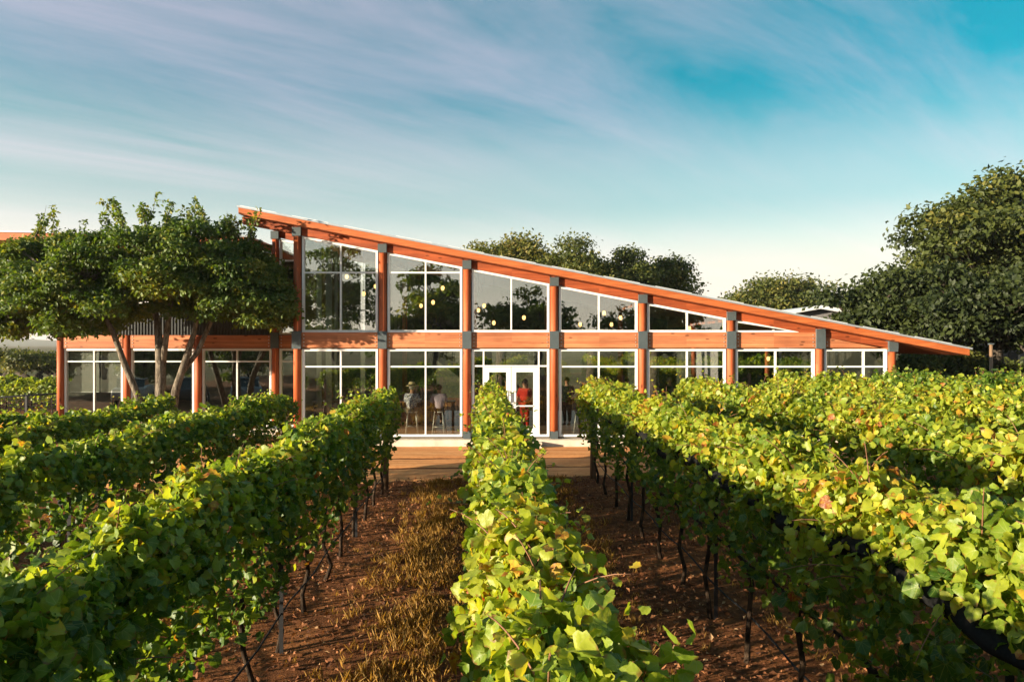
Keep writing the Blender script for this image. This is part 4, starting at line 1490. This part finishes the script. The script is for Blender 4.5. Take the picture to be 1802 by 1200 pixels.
tree('spreading_tree', 'broad green tree with several pale stems in front of the left wing', (-10.4, TD, 0.0), (-0.95, 0, 5.0), (4.9, 2.7, 2.35), 420, 0.46, 125000, 0.132, stems, 21,
     M_TREELEAF, M_BARK, (0.58, 0.16), sprigs=420, pick=tree_spot)


def oak(label, px, py_top, d, width, seed, n_leaf=15000, py_bot=640, tone=(0.5, 0.16), leaf=0.24, n_clump=70, cr=1.35, group='oaks behind the winery', depth=None, name='oak_tree'):
    s_ = 1300 / d
    x = (px - 901) / s_
    ztp = CAM_H + (605 - py_top) / s_
    zbt = max(0.8, CAM_H + (605 - py_bot) / s_)
    rz = (ztp - zbt) / 2 - cr * 0.4
    tr_ = [([(0, 0, -1.0), (0.1, 0, zbt * 0.6 + 0.3), (0.3, 0.1, zbt + rz * 0.5)], [0.42, 0.34, 0.22]),
           ([(0.05, 0, zbt * 0.5), (-0.8, 0.2, zbt + rz * 0.25), (-1.6, 0.3, zbt + rz * 0.7)], [0.26, 0.20, 0.12])]
    wr = width / 2 - cr * 0.4
    return tree(name, label, (x, d, 0.0), (0, 0, (ztp + zbt) / 2), (wr, depth or wr * 0.8, rz), n_clump, cr, n_leaf, leaf, tr_, seed, M_OAKLEAF, M_OAKBARK, tone, group, low=-0.8)


oak('rounded olive oak rising above the middle of the roof ridge', 880, 404, 52, 7.6, 31, 24000, 560, (0.68, 0.17))
oak('olive oak filling the dip between the two taller oaks above the roof', 962, 432, 53, 6.5, 39, 18000, 570, (0.58, 0.17))
oak('wide dark oak right of the rounded olive oak above the roof', 1040, 418, 50, 10.0, 32, 28000, 570, (0.58, 0.17))
oak('smaller dark oak sloping down to the right behind the roof', 1150, 450, 54, 6.6, 33, 18000, 580, (0.52, 0.16))
oak('low distant oak between the roof and the pale barn', 1370, 488, 75, 14.5, 34, 22000, 600, (0.55, 0.14), 0.34, 110, 1.8)
oak('tall spreading oak towering at the right edge', 1800, 322, 36, 13.6, 35, 56000, 600, (0.34, 0.16), 0.26, 190, 1.3)
oak('dark low oak behind the right end of the roof', 1590, 470, 33, 6.6, 36, 22000, 655, (0.14, 0.10), 0.235, 100, 1.0)
oak('dark dense oak filling the right edge below the tall oak', 1745, 470, 31, 8.0, 37, 26000, 655, (0.12, 0.10), 0.24, 120, 1.0)
oak('distant small dark oak just left of the tall oak', 1520, 510, 60, 7.0, 38, 8000, 600, (0.35, 0.14), 0.26, 40, 1.2)
# shrubs on the far left
for q, (px, pt, d, wd, lab) in enumerate(((10, 612, 58, 5.5, 'rounded grey green shrub beyond the railing at the left edge'), (62, 616, 52, 4.5, 'dark green shrub beyond the railing beside the wing corner'),
                                          (100, 618, 60, 5.0, 'grey green shrub half hidden behind the wing corner'), (-45, 610, 62, 6.0, 'tall shrub cut by the left edge beyond the railing'))):
    oak(lab, px, pt, d, wd, 50 + q, 6000, 672, (0.55, 0.15), 0.22, 30, 0.8, 'shrubs on the far left', name='shrub')
# trees on the far side of the vineyard, mirrored in the glass
MIRROR = [(-50, -37, 11, 14, 'broad oak far behind the viewpoint, mirrored in the leftmost wing windows'), (-34, -37, 13, 13, 'oak far behind the viewpoint, mirrored in the wing window nearest the corner'),
          (-20.5, -38, 17, 14, 'tall oak behind the viewpoint, mirrored in the corner bay glass'), (-7.5, -24, 11.5, 9, 'oak behind the viewpoint, mirrored in the second bay glass'),
          (2.5, -26, 8.6, 10, 'oak behind the viewpoint, mirrored above the door'), (14, -24, 7.8, 11, 'oak behind the viewpoint, mirrored right of the door'),
          (25, -26, 7.4, 12, 'oak behind the viewpoint, mirrored in the low right windows'), (38, -22, 7.4, 12, 'oak behind the viewpoint, mirrored at the right end of the glass')]
for q, (x, y, h, wd, lab) in enumerate(MIRROR):
    r_ = h / 2 - 0.9
    tree('oak_tree', lab, (x, y, -0.5), (0, 0, h / 2 + 0.6), (wd / 2 - 0.5, wd / 2 - 1, r_), 75, 1.5, 9000, 0.46, [([(0, 0, -0.5), (0.1, 0, 1.6), (0.3, 0.1, h * 0.5)], [0.4, 0.32, 0.2])], 70 + q, M_TREELEAF, M_OAKBARK, (0.62, 0.15), 'oaks behind the viewpoint', low=-0.9)

for q, (x, y, lab) in enumerate(((-23, -11, 'large shrub left of the viewpoint, mirrored in the wing window nearest the corner'), (-31, -9, 'large shrub left of the viewpoint, mirrored in the middle wing window'),
                                 (-39, -8, 'large shrub left of the viewpoint, mirrored in the leftmost wing window'), (-47, -6, 'large shrub furthest left of the viewpoint, mirrored in the wing glass'))):
    tree('shrub', lab, (x, y, -0.6), (0, 0, 3.0), (4.6, 2.2, 2.3), 60, 1.1, 8000, 0.36, [([(0, 0, -0.4), (0.1, 0, 0.8), (0.2, 0.1, 2.2)], [0.25, 0.2, 0.12])], 90 + q, M_TREELEAF, M_OAKBARK, (0.5, 0.17), 'shrubs left of the viewpoint', low=-1.0)
for q, (px, d, wd, h, lab) in enumerate(((1600, 30, 3.2, 2.9, 'dark shrub just right of the last building post under the eave'), (1665, 31, 3.4, 3.1, 'dark shrub under the very tip of the sloping roof'),
                                         (1715, 33, 3.0, 3.2, 'dark shrub between the roof tip and the sunlit timber post'), (1795, 30, 2.6, 2.6, 'dark shrub in front of the grey shed at the right edge'))):
    tree('shrub', lab, ((px - 901) / 1300 * d, d, 0.0), (0, 0, h / 2 + 0.1), (wd / 2, wd / 2.4, h / 2 - 0.1), 45, 0.55, 9000, 0.15, [([(0, 0, -0.4), (0.05, 0, 0.5), (0.1, 0.05, h * 0.5)], [0.1, 0.08, 0.05])], 95 + q, M_OAKLEAF, M_OAKBARK, (0.40, 0.16), 'shrubs under the right eave', low=-1.0)

# far rows of vines past the railing
for q, (yy_, lab) in enumerate(((35.5, 'nearest far off row of bright vines beyond the railing'), (38.0, 'middle far off row of bright vines beyond the railing'), (40.5, 'last far off row of bright vines beyond the railing'))):
    r = np.random.default_rng(80 + q)
    t_ = thing('vine_hedge', lab, 'vine row', (-24, yy_, -0.1), 0, 'far vine rows on the left')
    n = 6000
    x = r.uniform(-9, 7.5, n)
    a = r.normal(0, 0.8, n)
    zt = 1.45 + 0.12 * np.sin(x * 2.1 + q) + 0.08 * np.sin(x * 5)
    pos = np.stack([x, np.sin(a) * 0.4, 0.75 + np.cos(a) * (zt - 0.75)], -1)
    out = np.stack([0 * a, np.sin(a), np.cos(a)], -1)
    V, T, C, U = leaf_cloud(pos, norm(out + 0.6 * r.standard_normal((n, 3))), r.standard_normal((n, 3)), r.uniform(0.10, 0.17, n), np.clip(r.normal(0.62, 0.12, n), 0, 1), SMALL, r)
    tag(link('foliage', np_mesh('foliage', V, T, C, U), M_VINELEAF, t_), kind='stuff')
    m = MB()
    for xx_ in np.arange(-8.5, 7.5, 1.3):
        m.tube([(xx_, 0, -0.8), (xx_, 0, 0.9)], 0.035, 6)
    tag(m.build('trunks', M_VINEBARK, t_), kind='stuff')

# ------------------------------------------------------------------ railing and ramp at the far left
t_ = thing('railing', 'black metal railing with wire mesh along the ramp beside the wing', 'railing', (-20.8, 29.6, 0.0))
MB().tube([(-3.0, 0, 0.96), (0, 0, 1.12), (3.6, 0, 1.36)], 0.035, 8).build('top_rail', M_BLACKMETAL, t_, True)
MB().tube([(-3.0, 0, 0.05), (0, 0, 0.16), (3.6, 0, 0.30)], 0.022, 8).build('bottom_rail', M_BLACKMETAL, t_, True)
for x in (-2.8, -1.3, 0.2, 1.35, 2.6, 3.5):
    MB().box(x - 0.04, x + 0.04, -0.04, 0.04, -0.3, 1.1 + 0.07 * x).build('rail_post', M_BLACKMETAL, t_)
m = MB()
for x in np.arange(-2.9, 3.55, 0.16):
    m.tube([(x, 0, 0.13 + 0.045 * x), (x, 0, 1.10 + 0.06 * x)], 0.009, 4, False)
for q in range(1, 7):
    z = 0.13 + q * 0.14
    m.tube([(-2.9, 0, z - 0.15), (3.5, 0, z + 0.19)], 0.009, 4, False)
tag(m.build('wire_mesh', M_BLACKMETAL, t_), kind='stuff')
t_ = thing('ramp', 'pale concrete ramp with a red brown edge below the black railing', 'ramp', (-20.8, 29.2, 0.0))
MB().prism([(-5, -0.8), (3.7, -0.8), (3.7, 0.24), (-5, -0.02)], 0.1, 2.2).build('ramp_slab', M_CONC, t_)
MB().prism([(-5, -0.8), (3.7, -0.8), (3.7, 0.16), (-5, -0.10)], 0.0, 0.095).build('ramp_edge', M_POST, t_)

# ------------------------------------------------------------------ barn and shed behind the right end
BD = 46.0
bx, bz = (1440 - 901) / 1300 * BD, CAM_H + (605 - 541) / 1300 * BD
t_ = thing('barn', 'low dark barn with a white metal gable roof behind the right oaks', 'building', (bx, BD, -0.5))
MB().prism([(-4.6, 0), (4.6, 0), (4.6, bz - 0.5 + 0.35), (0, bz + 0.33), (-4.6, bz - 0.5 + 0.35)][0:2] + [(4.6, bz - 0.45), (0, bz + 0.35), (-4.6, bz - 0.45)], 0.1, 12).build('wall', M_GREYWALL, t_)
for s_ in (-1, 1):
    MB().prism([(0, bz + 0.40), (s_ * 5.0, bz - 0.47), (s_ * 5.0, bz - 0.25), (0, bz + 0.62)], -0.4, 12.4).build('roof', M_WHITEMETAL, t_)
t_ = thing('shed', 'small grey shed wall with a pale corner post at the right edge', 'building', ((1773 - 901) / 1300 * 34.5, 34.5, -0.1))
MB().box(-0.6, 2.2, 0.0, 1.8, 0, 3.5).build('wall', M_GREYWALL, t_)
MB().box(0.05, 0.45, -0.04, -0.004, 0.0, 3.0).build('door', M_BLACKMETAL, t_)
MB().box(0.46, 0.54, -0.06, -0.004, 0.0, 3.45).build('door_post', M_CONC, t_)
MB().box(-0.8, 2.4, -0.3, 2.0, 3.50, 3.60).build('roof', M_ROOFMETAL, t_)
x = (1744 - 901) / 1300 * 27.0
t_ = thing('timber_post', 'sunlit slender timber post standing left of the grey shed', 'post', (x, 27.0, 0.0))
MB().tube([(0, 0, -0.2), (0, 0, 3.25)], 0.06, 10).build('post_shaft', M_OLDWOOD, t_, True)
MB().box(-0.07, 0.07, -0.07, 0.07, 3.25, 3.30).build('post_cap', M_STEEL, t_)


# ------------------------------------------------------------------ parked cars left of the vineyard, seen only as reflections
def car(label, x, y, rz, paint):
    t_ = thing('parked_car', label, 'car', (x, y, -0.3), rz, 'cars parked left of the vineyard')
    prof = [(-2.2, 0.35), (-2.25, 0.75), (-2.05, 0.98), (-1.05, 1.06), (1.55, 1.08), (2.15, 1.0), (2.25, 0.6), (2.2, 0.35)]
    MB().prism(prof, -0.90, 0.90).build('body', paint, t_, True, 0.09)
    cab = [(-1.15, 1.05), (-0.45, 1.52), (0.95, 1.56), (1.75, 1.07)]
    MB().prism(cab, -0.76, 0.76).build('window', M_CARGLASS, t_, False, 0.05)
    MB().prism([(-0.52, 1.49), (-0.40, 1.55), (0.95, 1.60), (1.08, 1.53)], -0.73, 0.73).build('roof', paint, t_, True, 0.02)
    for wx_ in (-1.4, 1.4):
        for s_ in (-1, 1):
            wh = MB().tube([(wx_, s_ * 0.93, 0.34), (wx_, s_ * 0.70, 0.34)], 0.34, 20).build('wheel', M_RUBBER, t_, False, 0.03)
            MB().tube([(wx_, s_ * 0.94, 0.34), (wx_, s_ * 0.90, 0.34)], 0.21, 16).build('rim', M_BOLT, wh)
    for s_ in (-1, 1):
        MB().sphere((-2.17, s_ * 0.66, 0.76), (0.09, 0.18, 0.09), 10, 7).build('headlight', M_FRAME, t_, True)


M_CARDARK = plain('dark_car_paint', (0.03, 0.035, 0.045), 0.2, 0.6, 0.3, 0.02)
M_CARSILVER = plain('silver_car_paint', (0.20, 0.20, 0.20), 0.35, 0.5, 0.2, 0.02)
M_CARWHITE = plain('white_car_paint', (0.34, 0.33, 0.31), 0.35, 0.5, 0.0, 0.02)
car('grey car parked nearest the wing, mirrored in its windows', -16.2, 8.2, R(70), M_CARSILVER)
car('dark car parked beside the grey car, mirrored in the wing windows', -19.4, 8.6, R(70), M_CARDARK)
car('pale grey car parked furthest left, mirrored in the wing windows', -22.6, 9.0, R(70), M_CARWHITE)

# ------------------------------------------------------------------ thin evening haze over the whole place
m, t = new_mat('evening_haze')
pv = t.n('ShaderNodeVolumePrincipled', {'Color': (0.95, 0.93, 0.90), 'Density': 0.00022, 'Anisotropy': 0.35})
t.n('ShaderNodeOutputMaterial', {'Volume': pv.outputs[0]})
hz_o = MB().box(-6200, 6200, -3200, 7200, -2.2, 75).build('haze', m)
tag(hz_o, 'thin pale evening haze over the land', kind='stuff')
